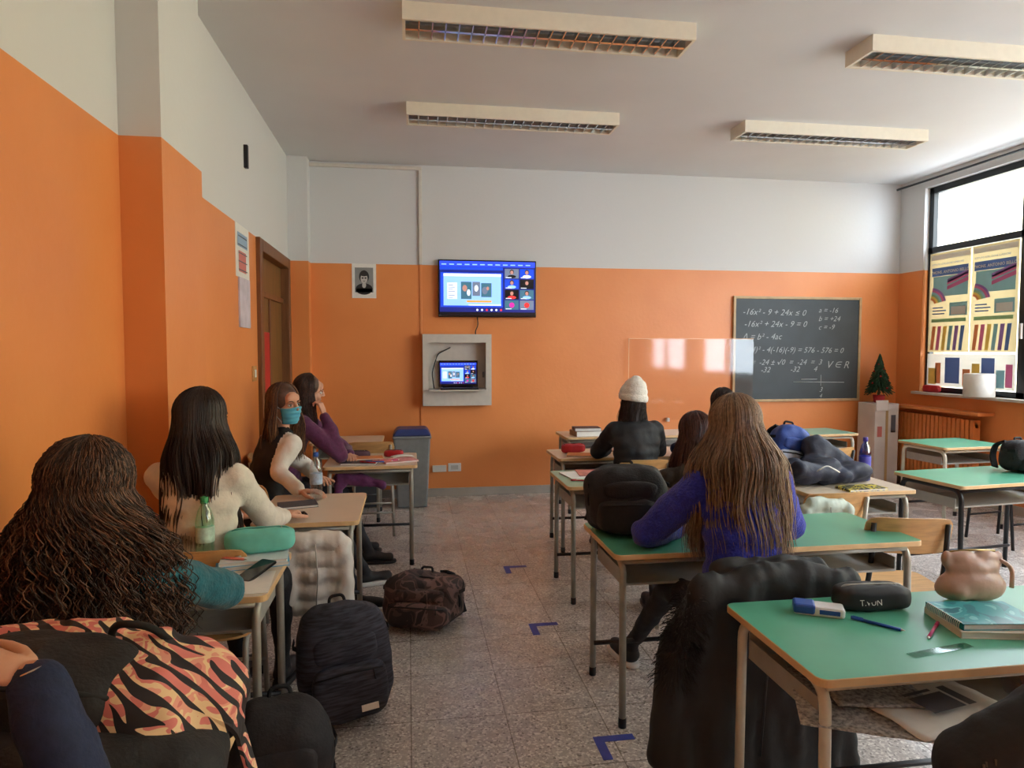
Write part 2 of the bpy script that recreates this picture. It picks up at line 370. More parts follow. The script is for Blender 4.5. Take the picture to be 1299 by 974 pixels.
# ---------------- TV, cabinet, board, posters ----
BU=(1,0,0);BV=(0,0,1);BN=(0,-1,0)
def em(n,c,e=1.2): return M(n,c,.3,emit=e)
sB=em('screen_blue',(22,66,200)); sN=em('screen_navy',(20,34,120),1.0); sL=em('screen_light',(140,186,236)); sW=em('screen_white',(215,224,234)); sK=em('screen_black',(12,12,22),.4)
sM=em('screen_magenta',(190,40,150)); sO=em('screen_orange',(230,150,60)); sR=em('screen_red',(220,50,50)); sS=em('screen_skin',(170,124,112)); sG=em('screen_grey',(100,112,134)); sP=em('screen_photo',(56,100,120)); sH=em('screen_hair',(50,34,30),.6)
def screen(O,w,h,U=BU,V=BV,N=BN):
    R=[(0,0,w,h,sN,1),(0,.90*h,w,.10*h,em('screen_bar',(40,70,230)),2),(0,.84*h,w*.66,.05*h,sB,3),(.01*w,.15*h,.65*w,.64*h,sB,2),(.04*w,.18*h,.6*w,.58*h,sL,3),(.3*w,.18*h,.34*w,.02*h,sW,4),
       (.04*w,.72*h,.6*w,.05*h,sW,4),(.22*w,.3*h,.11*w,.32*h,sP,4),(.34*w,.36*h,.08*w,.26*h,sG,4),(.43*w,.34*h,.11*w,.26*h,sP,4),(.28*w,.24*h,.26*w,.035*h,sO,4),(.08*w,.3*h,.1*w,.3*h,sW,4),(0,0,w,.06*h,sK,3)]
    for k in range(7): R.append((.09*w,(.32+.038*k)*h,w*(.05+.02*(k%2)),.012*h,sG,5))
    for k in range(12): R.append((w*(.02+.08*k),.93*h,w*.05,.02*h,sL,3))
    el=[(.26*w,.5*h,.025*w,.06*h,sS,5),(.3*w,.42*h,.018*w,.06*h,sW,5),(.38*w,.5*h,.02*w,.06*h,sW,5),(.47*w,.46*h,.03*w,.07*h,sG,5),(.5*w,.5*h,.014*w,.035*h,sS,6)]
    for i in range(4):
        for j in range(2):
            x=w*(.68+.16*j); y=h*(.11+.195*i)
            R.append((x,y,w*.148,h*.175,[sP,sG,sK,sG,sB][(i*2+j*3)%5],2)); R.append((x+.01*w,y+.008*h,w*.06,h*.014,sW,5))
            if (i,j) in((0,0),(0,1)): el.append((x+w*.074,y+h*.085,w*.028,h*.05,sM if j==0 else sR,4))
            else: el+= [(x+w*.074,y+h*.118,w*.023,h*.046,sH,5),(x+w*.074,y+h*.108,w*.017,h*.036,sS,6),(x+w*.074,y+h*.034,w*.045,h*.03,[sW,sR,sL,sK][(i+j)%4],4)]
    for k in range(6): el.append((w*(.39+.05*k),h*.1,w*.011,h*.02,sR if k in(2,5) else sW,4))
    return [panel('picture',O,U,V,N,R,.0006),ellipses('call_tiles',O,U,V,N,el,.0006)]
bez=M('bezel_black',(14,14,16),.25,var=.05)
group('wall_tv',[box('body',.32,1.38,YB-.07,YB-.03,1.945,2.555,bez,.006),box('bracket',.7,1.0,YB-.03,YB,2.1,2.4,black_t)]+screen((.335,YB-.0705,1.965),1.03,.575))
tube('tv_cable',[(.74,YB-.03,1.95),(.75,YB-.03,1.86),(.72,YB-.04,1.8),(.72,YB-.04,1.76)],.006,black_t,.03)
cabm=M('cabinet_grey',(206,202,192),.45,.1,var=.03)
x0,x1,z0,z1=.15,.88,1.0,1.76
cy=YB-.15
cab=[multi('shell',[(x0,x1,cy,YB,z1-.02,z1),(x0,x1,cy,YB,z0,z0+.02),(x0,x0+.02,cy,YB,z0+.02,z1-.02),(x1-.02,x1,cy,YB,z0+.02,z1-.02),(x0+.02,x1-.02,YB-.01,YB,z0+.02,z1-.02),
   (x0+.02,x0+.06,cy,cy+.015,z0+.02,z1-.02),(x1-.06,x1-.02,cy,cy+.015,z0+.02,z1-.02),(x0+.06,x1-.06,cy,cy+.015,z1-.09,z1-.02),(x0+.06,x1-.06,cy,cy+.015,z0+.02,z0+.16)],cabm),
   box('shelf',x0+.06,x1-.06,cy-.12,YB-.01,z0+.16,z0+.175,cabm,.003),tube('lock',[(x1-.09,cy-.008,z0+.3),(x1-.09,cy-.008,z0+.36)],.008,black_t),
   tubes('cables',[[(x0+.12,cy+.09,z0+.18),(x0+.1,cy+.1,z0+.35),(x0+.16,cy+.12,z0+.55),(x0+.3,cy+.12,z0+.62)]],.006,black_t,.04)]
group('wall_cabinet',cab)
group('laptop',[box('base',.33,.73,cy-.11,cy+.1,1.177,1.195,M('laptop_dark',(40,42,46),.35,.4),.004),box('lid',.32,.74,cy+.09,cy+.1,1.195,1.48,bez,.003),
   box('keys',.36,.68,cy-.06,cy+.06,1.1952,1.197,bez)]+screen((.335,cy+.0885,1.215),.39,.24))
slate=M('slate_board',(60,68,70),.55,var=.15,vs=3); chalk=M('chalk',(180,186,184),.9,var=.1); frw=M('board_frame',(190,160,116),.5,var=.1,vs=12)
bx0,bx1,bz0,bz1=3.72,5.27,1.02,2.18
bd=[box('slate',bx0,bx1,YB-.025,YB,bz0,bz1,slate),box('frame_top',bx0,bx1,YB-.035,YB,bz1,bz1+.03,frw,.004),box('frame_bottom',bx0,bx1,YB-.035,YB,bz0-.03,bz0,frw,.004),
 box('frame_left',bx0-.03,bx0,YB-.035,YB,bz0-.03,bz1+.03,frw,.004),box('frame_right',bx1,bx1+.03,YB-.035,YB,bz0-.03,bz1+.03,frw,.004)]
for i,(s,x,z,sz) in enumerate([("-16x² - 9 + 24x ≤ 0",3.8,2.0,.1),("-16x² + 24x - 9 = 0",3.82,1.86,.1),("Δ = b² - 4ac",3.8,1.71,.1),("(24)² - 4(-16)(-9) = 576 - 576 = 0",3.84,1.57,.092),("x =  -24 ± √0  =  -24  =  3",3.84,1.42,.09),
   ("       -32          -32       4",3.86,1.33,.09),("a = -16",4.75,2.03,.085),("b = +24",4.75,1.93,.085),("c = -9",4.75,1.83,.085),("V ∈ R",4.86,1.38,.12),("3",4.78,1.1,.08),("4",4.78,1.03,.07)]):
    bd.append(text('writing_%d'%(i+1),s,sz,(x,YB-.0262,z),(1,0,.012*((i%3)-1)),BV,BN,chalk,.35,-.0006))
bd.append(tubes('number_line',[[(4.45,YB-.027,1.22),(5.1,YB-.027,1.21)],[(4.8,YB-.027,1.3),(4.8,YB-.027,1.17)],[(4.55,YB-.027,1.25),(4.75,YB-.027,1.25)]],.004,chalk,seg=4))
group('blackboard',bd)
acr=clear('acrylic_sheet',(252,250,248),.02,.10); acre=M('acrylic_edge',(244,196,146),.3)
group('plexiglass_panel',[box('sheet',2.44,3.93,YB-.052,YB-.048,.80,1.72,acr),box('edge_top',2.44,3.93,YB-.053,YB-.047,1.716,1.722,acre),box('edge_left',2.437,2.443,YB-.053,YB-.047,.8,1.72,acre),
  box('clip',2.9,2.93,YB-.05,YB-.001,.78,.82,white,.002),box('clip_far',3.5,3.53,YB-.05,YB-.001,.78,.82,white,.002)])
box('wall_cable_ledge',.9,1.5,YB-.012,YB,1.69,1.70,cono)
pk=M('portrait_dark',(36,36,38),.5,var=.1,vs=30); pl=M('portrait_light',(196,194,188),.5,var=.05); pgm=M('portrait_grey',(138,142,140),.5,var=.08,vs=12)
group('portrait_print',[box('sheet',-.58,-.33,YB-.008,YB,2.14,2.5,paper),box('picture_field',-.55,-.36,YB-.009,YB-.008,2.20,2.46,pgm),
  ellipses('portrait_figure',(-.455,YB-.0092,2.2),BU,BV,BN,[(0,.165,.052,.066,pk,1),(0,.035,.088,.06,pk,1),(0,.145,.036,.052,pl,2),(0,.075,.02,.03,pl,2),(0,.19,.042,.022,pk,3),(-.015,.15,.011,.008,pk,3),(.015,.15,.011,.008,pk,3),(0,.118,.012,.003,pk,3)],.0005),
  panel('portrait_lower',(-.55,YB-.0092,2.2),BU,BV,BN,[(.012,0,.166,.04,pk,1)],.0005)])
pp=[(.02,.2,.3,.1,M('poster_blue',(150,176,200),.6),1),(.05,.02,.22,.15,M('poster_red',(206,120,110),.6),1)]
ink=M('ink',(90,90,96),.6)
for k in range(5): pp.append((.04,.03+.06*k,.26,.008,ink,2))
group('wall_poster',[box('sheet_top',XL,XL+.004,5.06,5.46,2.12,2.5,paper),box('sheet_bottom',XL,XL+.012,5.12,5.44,1.76,2.12,M('poster_pale',(206,196,206),.6,var=.12,vs=10)),
 panel('print',(XL+.005,5.08,2.14),(0,1,0),BV,(1,0,0),pp)])
box('wall_vent',XL,XL+.03,5.36,5.40,2.95,3.12,black_t,.004)
group('light_switch',[box('plate',XL,XL+.012,5.5,5.62,1.35,1.47,M('switch_plate',(200,150,90),.4),.004),box('rocker',XL+.012,XL+.018,5.54,5.58,1.38,1.44,white,.002)])
group('wall_socket',[box('plate',.42,.56,YB-.012,YB,.27,.36,white,.004),box('insert',.45,.53,YB-.016,YB-.012,.29,.34,M('socket_in',(190,186,178),.5),.002)])
box('wall_trunking',.25,.4,YB-.02,YB,.27,.34,conm,.003)
def translucent(n,c):
    m=bpy.data.materials.new(n); m.use_nodes=True; nt=m.node_tree; nt.nodes.clear(); L=nt.links
    o=nt.nodes.new('ShaderNodeOutputMaterial'); mx=nt.nodes.new('ShaderNodeMixShader'); d=nt.nodes.new('ShaderNodeBsdfDiffuse'); t=nt.nodes.new('ShaderNodeBsdfTranslucent')
    nz=nt.nodes.new('ShaderNodeTexNoise'); nz.inputs['Scale'].default_value=6; r=nt.nodes.new('ShaderNodeValToRGB')
    r.color_ramp.elements[0].color=(*[x*.85 for x in lin(c)],1); r.color_ramp.elements[1].color=(*lin(c),1); L.new(nz.outputs['Fac'],r.inputs[0])
    L.new(r.outputs[0],d.inputs[0]); L.new(r.outputs[0],t.inputs[0]); mx.inputs[0].default_value=.13; L.new(d.outputs[0],mx.inputs[1]); L.new(t.outputs[0],mx.inputs[2]); L.new(mx.outputs[0],o.inputs[0]); return m
tC=translucent('poster_cream',(226,208,160)); tB=translucent('poster_blueink',(104,130,190)); tY=translucent('poster_yellow',(236,204,110)); tM=translucent('poster_pinkink',(218,124,166)); tG=translucent('poster_greenink',(156,192,150)); tT=translucent('poster_tealink',(150,194,206)); tW=translucent('poster_whiteink',(228,226,216)); tO=translucent('poster_orangeink',(228,150,104)); tV=translucent('poster_violetink',(160,124,184))
def wposter(y0,y1,z0,z1,nm='window_poster'):
    X=XR+.05; w=y1-y0; h=z1-z0
    U=(0,-1,0);V=(0,0,1);N=(-1,0,0)
    R=[(0,0,w,h,tC,0),(.02,h*.93,w-.04,h*.05,tW,1),(w*.1,h*.56,w*.84,h*.2,tT,1),(w*.06,h*.765,w*.88,h*.085,tB,1),(w*.52,h*.36,w*.42,h*.13,tT,1),(w*.56,h*.37,w*.34,h*.08,tW,2),(w*.1,h*.38,w*.3,h*.012,tB,1),(w*.1,h*.41,w*.34,h*.012,tB,1),(w*.1,h*.44,w*.26,h*.012,tB,1),
      (w*.08,h*.3,w*.84,h*.035,tG,2)]
    ps=[panel('sheet',(X,y1,z0),U,V,N,R,.001)]
    for i,m in enumerate([tM,tV]):
        for j in range(2-i):
            z=z0+h*(.62+.07*i+.05*j); o=Vector((X-.003,y1-w*.45,z)); a=[o,o+Vector((0,-w*.5,h*.07)),o+Vector((0,-w*.5,h*.11)),o+Vector((0,0,h*.035))]
            ps.append(mkobj('ribbon_%d%d'%(i,j),a,[(0,1,2,3)],m))
    for i,m in enumerate([tO,tY,tG,tT,tM,tV]):
        V_=[];n=10
        for k in range(n+1):
            a=math.radians(10+70*k/n)
            for r in (w*(.12+.05*i),w*(.17+.05*i)): V_.append((X-.0025,y1-.01-r*math.cos(a),z0+h*.5+r*.8*math.sin(a)-.02))
        ps.append(mkobj('rainbow_%d'%i,V_,[(2*k,2*k+1,2*k+3,2*k+2) for k in range(n)],m))
    for i,m in enumerate([tO,tM,tY,tT,tV,tB]):
        y=y1-w*(.06+.14*i); a=[Vector((X-.0025,y,z0+.02)),Vector((X-.0025,y-w*.08,z0+.02)),Vector((X-.0025,y-w*.14,z0+h*.26)),Vector((X-.0025,y-w*.05,z0+h*.26))]
        ps.append(mkobj('bar_%d'%i,a,[(0,1,2,3)],m))
    ps.append(text('title','"MONS. ANTONIO BELLO"',w*.078,(X-.004,y1-.035,z0+h*.79),U,V,N,tW,0,.001))
    ps.append(text('subtitle','ISTITUTO ISTRUZIONE SUPERIORE',w*.05,(X-.004,y1-.035,z0+h*.875),U,V,N,tB))
    group(nm,ps)
wposter(6.36,6.93,1.57,2.67); wposter(5.79,6.35,1.57,2.67); wposter(5.1,5.66,1.57,2.67)
X=XR+.05
bR=[(0,0,1.14,.36,tW,0)]
for i,(x_,w_,m_) in enumerate([(.02,.12,tY),(.12,.08,tO),(.26,.2,tB),(.5,.1,tO),(.62,.1,tY),(.74,.16,tB),(.92,.1,tT),(1.03,.08,tM)]): bR.append((x_,.02+.01*(i%3),w_,.18+.05*(i%3),m_,1))
group('window_banner',[panel('sheet',(X,6.93,1.19),(0,-1,0),(0,0,1),(-1,0,0),bR,.001)])
lathe('paper_towel_roll',[(.001,0),(.02,0),(.13,0),(.138,.01),(.138,.225),(.13,.235),(.03,.235),(.02,.215),(.001,.215)],paper,32,(5.70,6.05,WZ0))
red=M('red_case',(186,34,42),.5,var=.1)
group('red_pouch',[sell('body',(5.79,6.78,WZ0+.04),(.035,.12,.04),red,.5,.6,.004,20,16),tube('strap',[(5.79,6.86,WZ0+.05),(5.78,6.92,WZ0+.03),(5.79,6.86,WZ0+.02)],.004,black_t)])
radm=M('radiator_orange',(228,138,74),.4,var=.04)
rp_=[]
for k in range(20):
    y=6.05+k*.058; rp_.append((5.65,5.73,y,y+.042,.2,.88))
rp_+= [(5.67,5.71,6.05,7.18,.24,.28),(5.67,5.71,6.05,7.18,.8,.84),(5.73,5.785,6.2,6.24,.7,.74),(5.73,5.785,7.0,7.04,.7,.74)]
multi('radiator',rp_,radm)
box('radiator_shelf',5.6,5.8,5.95,7.2,.93,.96,radm,.004)
carton=M('carton_white',(214,208,200),.7,var=.06,vs=4)
group('cardboard_box',[box('body',5.25,5.55,6.98,7.28,0,.98,carton,.006),box('flap',5.25,5.4,6.96,6.975,.9,1.02,carton,.002),box('tape',5.385,5.415,6.977,6.98,.0,.98,M('tape_brown',(190,160,110),.3)),
  panel('print',(5.28,6.979,.5),BU,BV,BN,[(0,.1,.06,.12,M('poster_red',(206,120,110)),1),(.17,.15,.06,.2,ink,1)])])
tn=M('pine_green',(26,66,36),.7,var=.4,vs=40); paths=[]
random.seed(3)
for k in range(1000):
    t=random.random(); z=1.1+.42*t; R=(.13*(1-t)+.012)*random.uniform(.75,1.2); a=random.random()*6.28
    p0=Vector((5.42+.2*R*math.cos(a),7.15+.2*R*math.sin(a),z+.03)); p1=Vector((5.42+R*math.cos(a),7.15+R*math.sin(a),z-.02+random.uniform(-.02,.02)))
    paths.append([p0,p0.lerp(p1,.5)+Vector((0,0,.008)),p1])
bl_=[]
for k in range(14):
    t=k/14; a=k*2.4; R=.125*(1-t)+.012; bl_.append(E((5.42+R*math.cos(a),7.15+R*math.sin(a),1.1+.38*t),.012))
group('small_christmas_tree',[tubes('needles',paths,.004,tn,seg=4),tube('trunk',[(5.42,7.15,1.0),(5.42,7.15,1.5)],.008,wood),lathe('pot',[(.04,0),(.055,.01),(.065,.09),(.05,.09)],red,20,(5.42,7.15,.98)),
   blob('baubles',bl_,.004,M('bauble_red',(180,40,40),.2,.4),1)])
# ---------------- furniture ---------------
shm=M('shelf_metal',(170,168,160),.5,.3,var=.05)
def desk(x0,x1,y0,y1,top,leg=metal_g,rz=0,z=.75,name='school_desk'):
    w=(x1-x0)/2; d=(y1-y0)/2; ps=[slab('top',-w,w,-d,d,z-.022,z,.03,top,edgew)]
    zt=z-.04
    for i,s in enumerate((-1,1)):
        x=s*(w-.045); ps.append(tube('side_frame_%d'%(i+1),[(x,-d+.035,0.012),(x,-d+.045,zt),(x,d-.045,zt),(x,d-.035,0.012)],.0155,leg,.07,12))
        for j,y in enumerate((-d+.035,d-.035)):
            ps.append(lathe('foot_%d_%d'%(i,j),[(.0165,0),(.0175,.003),(.0175,.04),(.016,.042)],black_t,12,(x,y,0)))
    ps.append(tubes('rails',[[(-w+.05,-d+.05,zt-.005),(w-.05,-d+.05,zt-.005)],[(-w+.05,d-.05,zt-.005),(w-.05,d-.05,zt-.005)],],.011,leg))
    ps.append(tube('stretcher',[(-w+.045,d-.06,.17),(w-.045,d-.06,.17)],.011,black_t))
    ps.append(multi('shelf',[(-w+.06,w-.06,-d+.1,d-.06,z-.165,z-.155),(-w+.06,w-.06,d-.065,d-.06,z-.155,z-.06),(-w+.06,-w+.065,-d+.1,d-.06,z-.155,z-.1),(w-.065,w-.06,-d+.1,d-.06,z-.155,z-.1)],shm))
    return group(name,ps,((x0+x1)/2,(y0+y1)/2,0),rz)
def ply_sheet(name,fn,nu=14,nv=8,th=.009,mat=None):
    V=[];Fc=[]
    for s in (0,1):
        for i in range(nu+1):
            for j in range(nv+1): 
                p,n=fn(i/nu*2-1,j/nv*2-1); V.append(p+n*th*(s-.5)*1.0)
    W=nv+1;o=(nu+1)*W
    for i in range(nu):
        for j in range(nv):
            a=i*W+j; Fc.append((a,a+1,a+W+1,a+W)); Fc.append((o+a,o+a+W,o+a+W+1,o+a+1))
    for i in range(nu): Fc+=[(i*W,(i+1)*W,o+(i+1)*W,o+i*W),(i*W+nv,o+i*W+nv,o+(i+1)*W+nv,(i+1)*W+nv)]
    for j in range(nv): Fc+=[(j,o+j,o+j+1,j+1),(nu*W+j,nu*W+j+1,o+nu*W+j+1,o+nu*W+j)]
    return mkobj(name,V,Fc,mat or ply,smooth=False)
def sq(u,v,k=.12): return u*(1-k*abs(v)**6),v*(1-k*abs(u)**6)
def chair(x,y,rz,leg=metal_g,name='school_chair'):
    ps=[]
    for i,s in enumerate((-1,1)):
        ps.append(tube('frame_%d'%(i+1),[(s*.18,.19,.0),(s*.17,.16,.435),(s*.17,-.17,.435),(s*.19,-.22,.0)],.012,leg,.06))
        ps.append(tube('upright_%d'%(i+1),[(s*.165,.02,.425),(s*.165,-.15,.425),(s*.165,-.2,.55),(s*.165,-.23,.79)],.012,leg,.08))
    ps.append(tubes('stretchers',[[(-.18,.17,.2),(.18,.17,.2)],[(-.185,-.2,.2),(.185,-.2,.2)]],.009,leg))
    def seat(u,v):
        u,v=sq(u,v); return Vector((u*.2,v*.19,.452-.012*(1-u*u)-.012*max(0,v)**2)),Vector((0,0,1))
    def back(u,v):
        u,v=sq(u,v,.1); return Vector((u*.195,-.222+.03*u*u-.028*v,.73+v*.09)),Vector((0,1,.1))
    ps.append(ply_sheet('seat',seat)); ps.append(ply_sheet('backrest',back))
    return group(name,ps,(x,y,0),rz)
desk(-.62,.06,4.99,5.62,beige)
desk(-.77,-.25,3.40,4.08,beige)
desk(-1.15,-.49,2.40,2.93,beige)
desk(-1.07,-.39,1.02,1.62,beige)
desk(-.9,-.24,6.3,6.8,beige)
desk(1.04,2.34,1.56,2.1,green,metal_w)
desk(.84,1.54,2.66,3.2,green); desk(1.56,2.26,2.66,3.2,green)
desk(.97,1.67,4.05,4.62,paleg); desk(1.69,2.29,4.05,4.62,beige)
desk(1.15,1.85,5.12,5.62,beige); desk(1.87,2.57,5.12,5.62,beige)
desk(1.5,2.2,6.35,6.85,beige); desk(2.22,2.92,6.35,6.85,beige)
desk(2.32,3.04,3.64,4.14,beige)
desk(3.36,4.4,3.75,4.3,green,black_t,6)
desk(4.55,5.25,5.2,5.75,green,metal_w,4)
desk(3.8,4.5,6.2,6.7,paleg,metal_w,4)
chair(2.36,3.02,-14,black_t)
chair(1.3,2.42,0); chair(1.58,3.46,0); chair(1.66,4.8,0); chair(2.33,4.8,0); chair(2.32,3.58,0)
chair(-.87,1.9,-5); chair(-.83,2.98,0) ; chair(-.86,4.35,-35); chair(-.93,5.25,-80)
chair(-.32,6.05,0); chair(4.0,3.4,5,black_t); chair(4.9,4.9,8,black_t); chair(-.9,.9,0); chair(1.75,1.2,0); chair(3.3,5.1,20,black_t)
tape=M('blue_tape',(66,78,170),.5,var=.1)
for i,(x,y) in enumerate([(.68,4.86),(.68,3.8),(.74,2.62),(1.7,5.05),(3.3,4.7)]):
    group('floor_tape_mark',[multi('tape',[(0,.17,-.02,.02,.0005,.0015),(.0,.04,-.14,-.02,.0005,.0015)],tape)],(x,y,0))
# ---------------- bags & clothes ---------
def backpack(name,loc,w,d,h,mat,mat2,rz=0,rx=0,ry=0,amp=.012,seed=1,trim=web):
    w/=2;d/=2;ps=[]
    ps.append(sell('body',(0,0,h/2),(w,d,h/2),mat,.62,.66,amp,7,44,seed=seed))
    ps.append(sell('front_pocket',(0,-d*.82,h*.30),(w*.78,d*.42,h*.24),mat2,.5,.5,amp*.6,9,30,seed=seed+3))
    ps.append(sell('upper_pocket',(0,-d*.74,h*.66),(w*.66,d*.32,h*.13),mat,.55,.5,amp*.5,9,24,seed=seed+5))
    ps.append(tube('handle',[(-.035,d*.3,h*.96),(-.03,d*.35,h*1.05),(.03,d*.35,h*1.05),(.035,d*.3,h*.96)],.007,trim,.03))
    zp=[Vector((w*.98*math.cos(a),-d*.35,h*.5+h*.45*math.sin(a))) for a in [math.radians(-10+200*k/20) for k in range(21)]]
    ps.append(tube('zipper',zp,.005,trim)); ps.append(tube('pocket_zipper',[(-w*.7,-d*1.16,h*.46),(0,-d*1.24,h*.48),(w*.7,-d*1.16,h*.46)],.0045,trim))
    ps.append(tube('zip_pull',[(w*.5,-d*1.2,h*.46),(w*.52,-d*1.26,h*.38)],.003,trim))
    for k,s in enumerate((-1,1)):
        ps.append(ribbon('shoulder_strap_%d'%(k+1),[(s*w*.35,d*.8,h*.93),(s*w*.5,d*1.35,h*.8),(s*w*.62,d*1.45,h*.45),(s*w*.85,d*1.0,h*.1)],.05,.012,trim,(1,0,0),.05))
        ps.append(ribbon('side_strap_%d'%(k+1),[(s*w*.98,-d*.5,h*.72),(s*w*1.04,0,h*.7),(s*w*.98,d*.5,h*.72)],.02,.003,trim,(0,0,1)))
    return group(name,ps,loc,rz,rx,ry)
heather=M('heather_fabric',(66,68,80),.85,vs=14,col2=(30,31,38),stretch=(1,1,9),bump=.15,bs=80)
camo=pattern('camo_fabric',[(0,(40,32,32)),(.42,(78,60,58)),(.52,(120,94,90)),(.6,(50,40,40))],9,.7,1.0)
floral=leafmat('tropical_fabric')
bp=backpack('grey_backpack',(-.26,2.96,0),.40,.27,.49,heather,heather,12,-8,-5,.014,2)
box_l=box('label',.03,.10,-.206,-.2,.08,.105,paper); box_l.parent=bp
backpack('camo_backpack',(.08,3.92,0.0),.46,.30,.30,camo,camo,-18,-4,0,.03,4)
backpack('black_backpack',(-.40,2.12,0),.33,.24,.50,dark,dark,10,-6,0,.016,6)
backpack('black_backpack',(1.0,3.0,.75),.38,.24,.31,dark,dark,-8,-4,0,.024,8)
backpack('black_backpack',(4.22,4.1,.75),.28,.2,.22,dark,dark,10,0,0,.014,9)
R_=TR((0,0,0),-4,0,4)
fb=[sell('body',(-.70,1.47,.89),(.335,.17,.12),floral,.6,.65,.035,7,64,rot=R_,seed=3),
 sell('black_panel',(-.70,1.40,.94),(.17,.12,.085),dark,.6,.6,.012,8,40,rot=TR((0,0,0),-8,12,4),seed=5),
 sell('black_side',(-.55,1.32,.83),(.20,.11,.075),dark,.6,.6,.015,8,40,rot=TR((0,0,0),10,0,12),seed=7),
 sell('lower_pocket',(-.76,1.31,.885),(.20,.07,.055),floral,.55,.6,.015,8,40,rot=TR((0,0,0),-6,0,8),seed=9),
 tube('piping',[(-.9,1.33,.99),(-.82,1.29,1.01),(-.68,1.27,1.01),(-.56,1.30,.97),(-.46,1.36,.9)],.006,web,.06),
 tube('carry_handle',[(-.62,1.5,.99),(-.6,1.47,1.04),(-.53,1.47,1.03),(-.50,1.5,.98)],.008,web,.04),
 ribbon('strap',[(-.42,1.38,.9),(-.352,1.42,.84),(-.345,1.52,.66),(-.36,1.63,.52)],.045,.008,floral,(0,1,0),.06)]
group('floral_backpack',fb,(-.7,1.43,.75),world=True)
cl=[]
for k in range(11):
    x=1.06+.44*k/10; cl.append(E((x,2.185,.80-.05*(abs(k-5)/5)**2),(.06,.055,.06)))
for k in range(12):
    for j in range(10):
        x=.98+.56*k/11+.05*(j/9)*(-1 if k<5 else 1)*.6; z=.76-.07*j
        cl.append(E((x-.03*j/9,2.165+.008*math.sin(k*1.7),z),(.055,.038,.07)))
cl+=chain((1.03,2.2,.76),(.90,2.19,.52),.065,.07); cl+=chain((.90,2.19,.52),(.88,2.2,.18),.07,.06)
cl+=chain((1.50,2.2,.74),(1.58,2.2,.45),.06,.05)
cl+=chain((1.12,2.27,.80),(1.48,2.27,.79),.05,.05)
coatm=M('coat_black_nylon',(27,28,29),.68,var=.25,vs=8,bump=.3,bs=25)
furp=[]; rg=random.Random(2)
for k in range(900):
    t=rg.random(); c=Vector((.885+.08*t,2.16,.48+.28*t)); a=rg.random()*6.28; b=rg.uniform(-1,1)
    d_=Vector((math.cos(a)*math.sqrt(1-b*b),math.sin(a)*math.sqrt(1-b*b),b)); furp.append([c+d_*.055,c+d_*.075+Vector((0,0,-.006)),c+d_*.085+Vector((0,0,-.016))])
group('black_coat',[blob('cloth',cl,.012,coatm,6,amp=.018,ns=8,st=(1.3,1.3,.6),seed=3),tubes('fur_trim',furp,.0014,M('fur_dark',(34,30,28),.9,var=.4),seg=3),
   tube('zip',[(1.2,2.118,.72),(1.21,2.113,.5),(1.19,2.113,.2)],.003,M('zip_dark',(70,70,72),.3,.8,var=.05))],(1.25,2.18,0),world=True)
def puffy(name,cx,cy,z0,z1,w,d,mat,seed):
    bl=[];n=int((z1-z0)/.075)
    for i in range(n+1):
        z=z0+(z1-z0)*i/n
        for k in range(9):
            x=cx+(k-4)/4*w*.8*(1-.1*math.sin(i*1.7)); bl.append(E((x,cy+.006*math.sin(k+i),z),(w*.3,d*(1-.3*abs(k-4)/4),.047)))
    bl+=chain((cx-w,cy,z1-.03),(cx-w*1.1,cy-.02,z0+.05),.045,.04)+chain((cx+w,cy,z1-.03),(cx+w*1.05,cy-.02,z0+.02),.045,.04)
    zs=[tube('zip',[(cx,cy-d-.004,z1),(cx+.01,cy-d-.006,(z0+z1)/2),(cx,cy-d-.003,z0+.02)],.003,metal_g)]
    group(name,[blob('quilted_cloth',bl,.008,mat,1,amp=.016,ns=9,seed=seed)]+zs,(cx,cy,0),world=True)
pw=M('puffer_white',(214,208,198),.5,var=.06,vs=12,bump=.2,bs=40); pg=M('puffer_pale_green',(190,204,190),.5,var=.06,vs=12,bump=.2,bs=40)
puffy('white_puffer_jacket',-.44,3.32,.36,.68,.12,.06,pw,1)
puffy('pale_puffer_jacket',2.22,3.33,.36,.76,.12,.05,pg,2)
hp=[]; rg=random.Random(8)
for k in range(22):
    x=2.32+.5*rg.random(); y=3.86+.18*rg.random(); hp.append(E((x,y,.79+.10*rg.random()*(1-abs(x-2.55)*1.5)),(.1,.07,.05)))
hp+=chain((2.36,3.8,.86),(2.88,3.92,.80),.055,.045)
hp+=chain((2.62,4.05,.95),(2.8,4.0,.86),.09,.06)
group('navy_jacket',[blob('cloth',hp,.009,M('navy_nylon',(38,44,62),.65,var=.3,vs=9,bump=.3,bs=40),4,amp=.018,ns=9,seed=4),tube('cord',[(2.45,3.76,.86),(2.5,3.74,.9),(2.6,3.76,.85)],.004,paper,.03)],(2.6,3.95,.75),world=True)
bbm=M('blue_bag',(38,72,150),.6,var=.15,bump=.2)
backpack('blue_backpack',(2.47,4.2,.76),.25,.2,.34,bbm,M('blue_bag_pale',(190,200,215),.6,var=.1),0,0,12,.022,12)
group('purple_scarf',[blob('cloth',chain((-.5,5.1,.66),(-.2,5.08,.60),.05,.035)+chain((-.48,5.1,.66),(-.55,5.06,.45),.045,.02),.01,M('purple_knit',(96,40,88),.85,var=.15,vs=40,bump=.3,bs=80,sheen=.2),3,amp=.015,ns=14)],(-.4,5.1,.6),world=True)
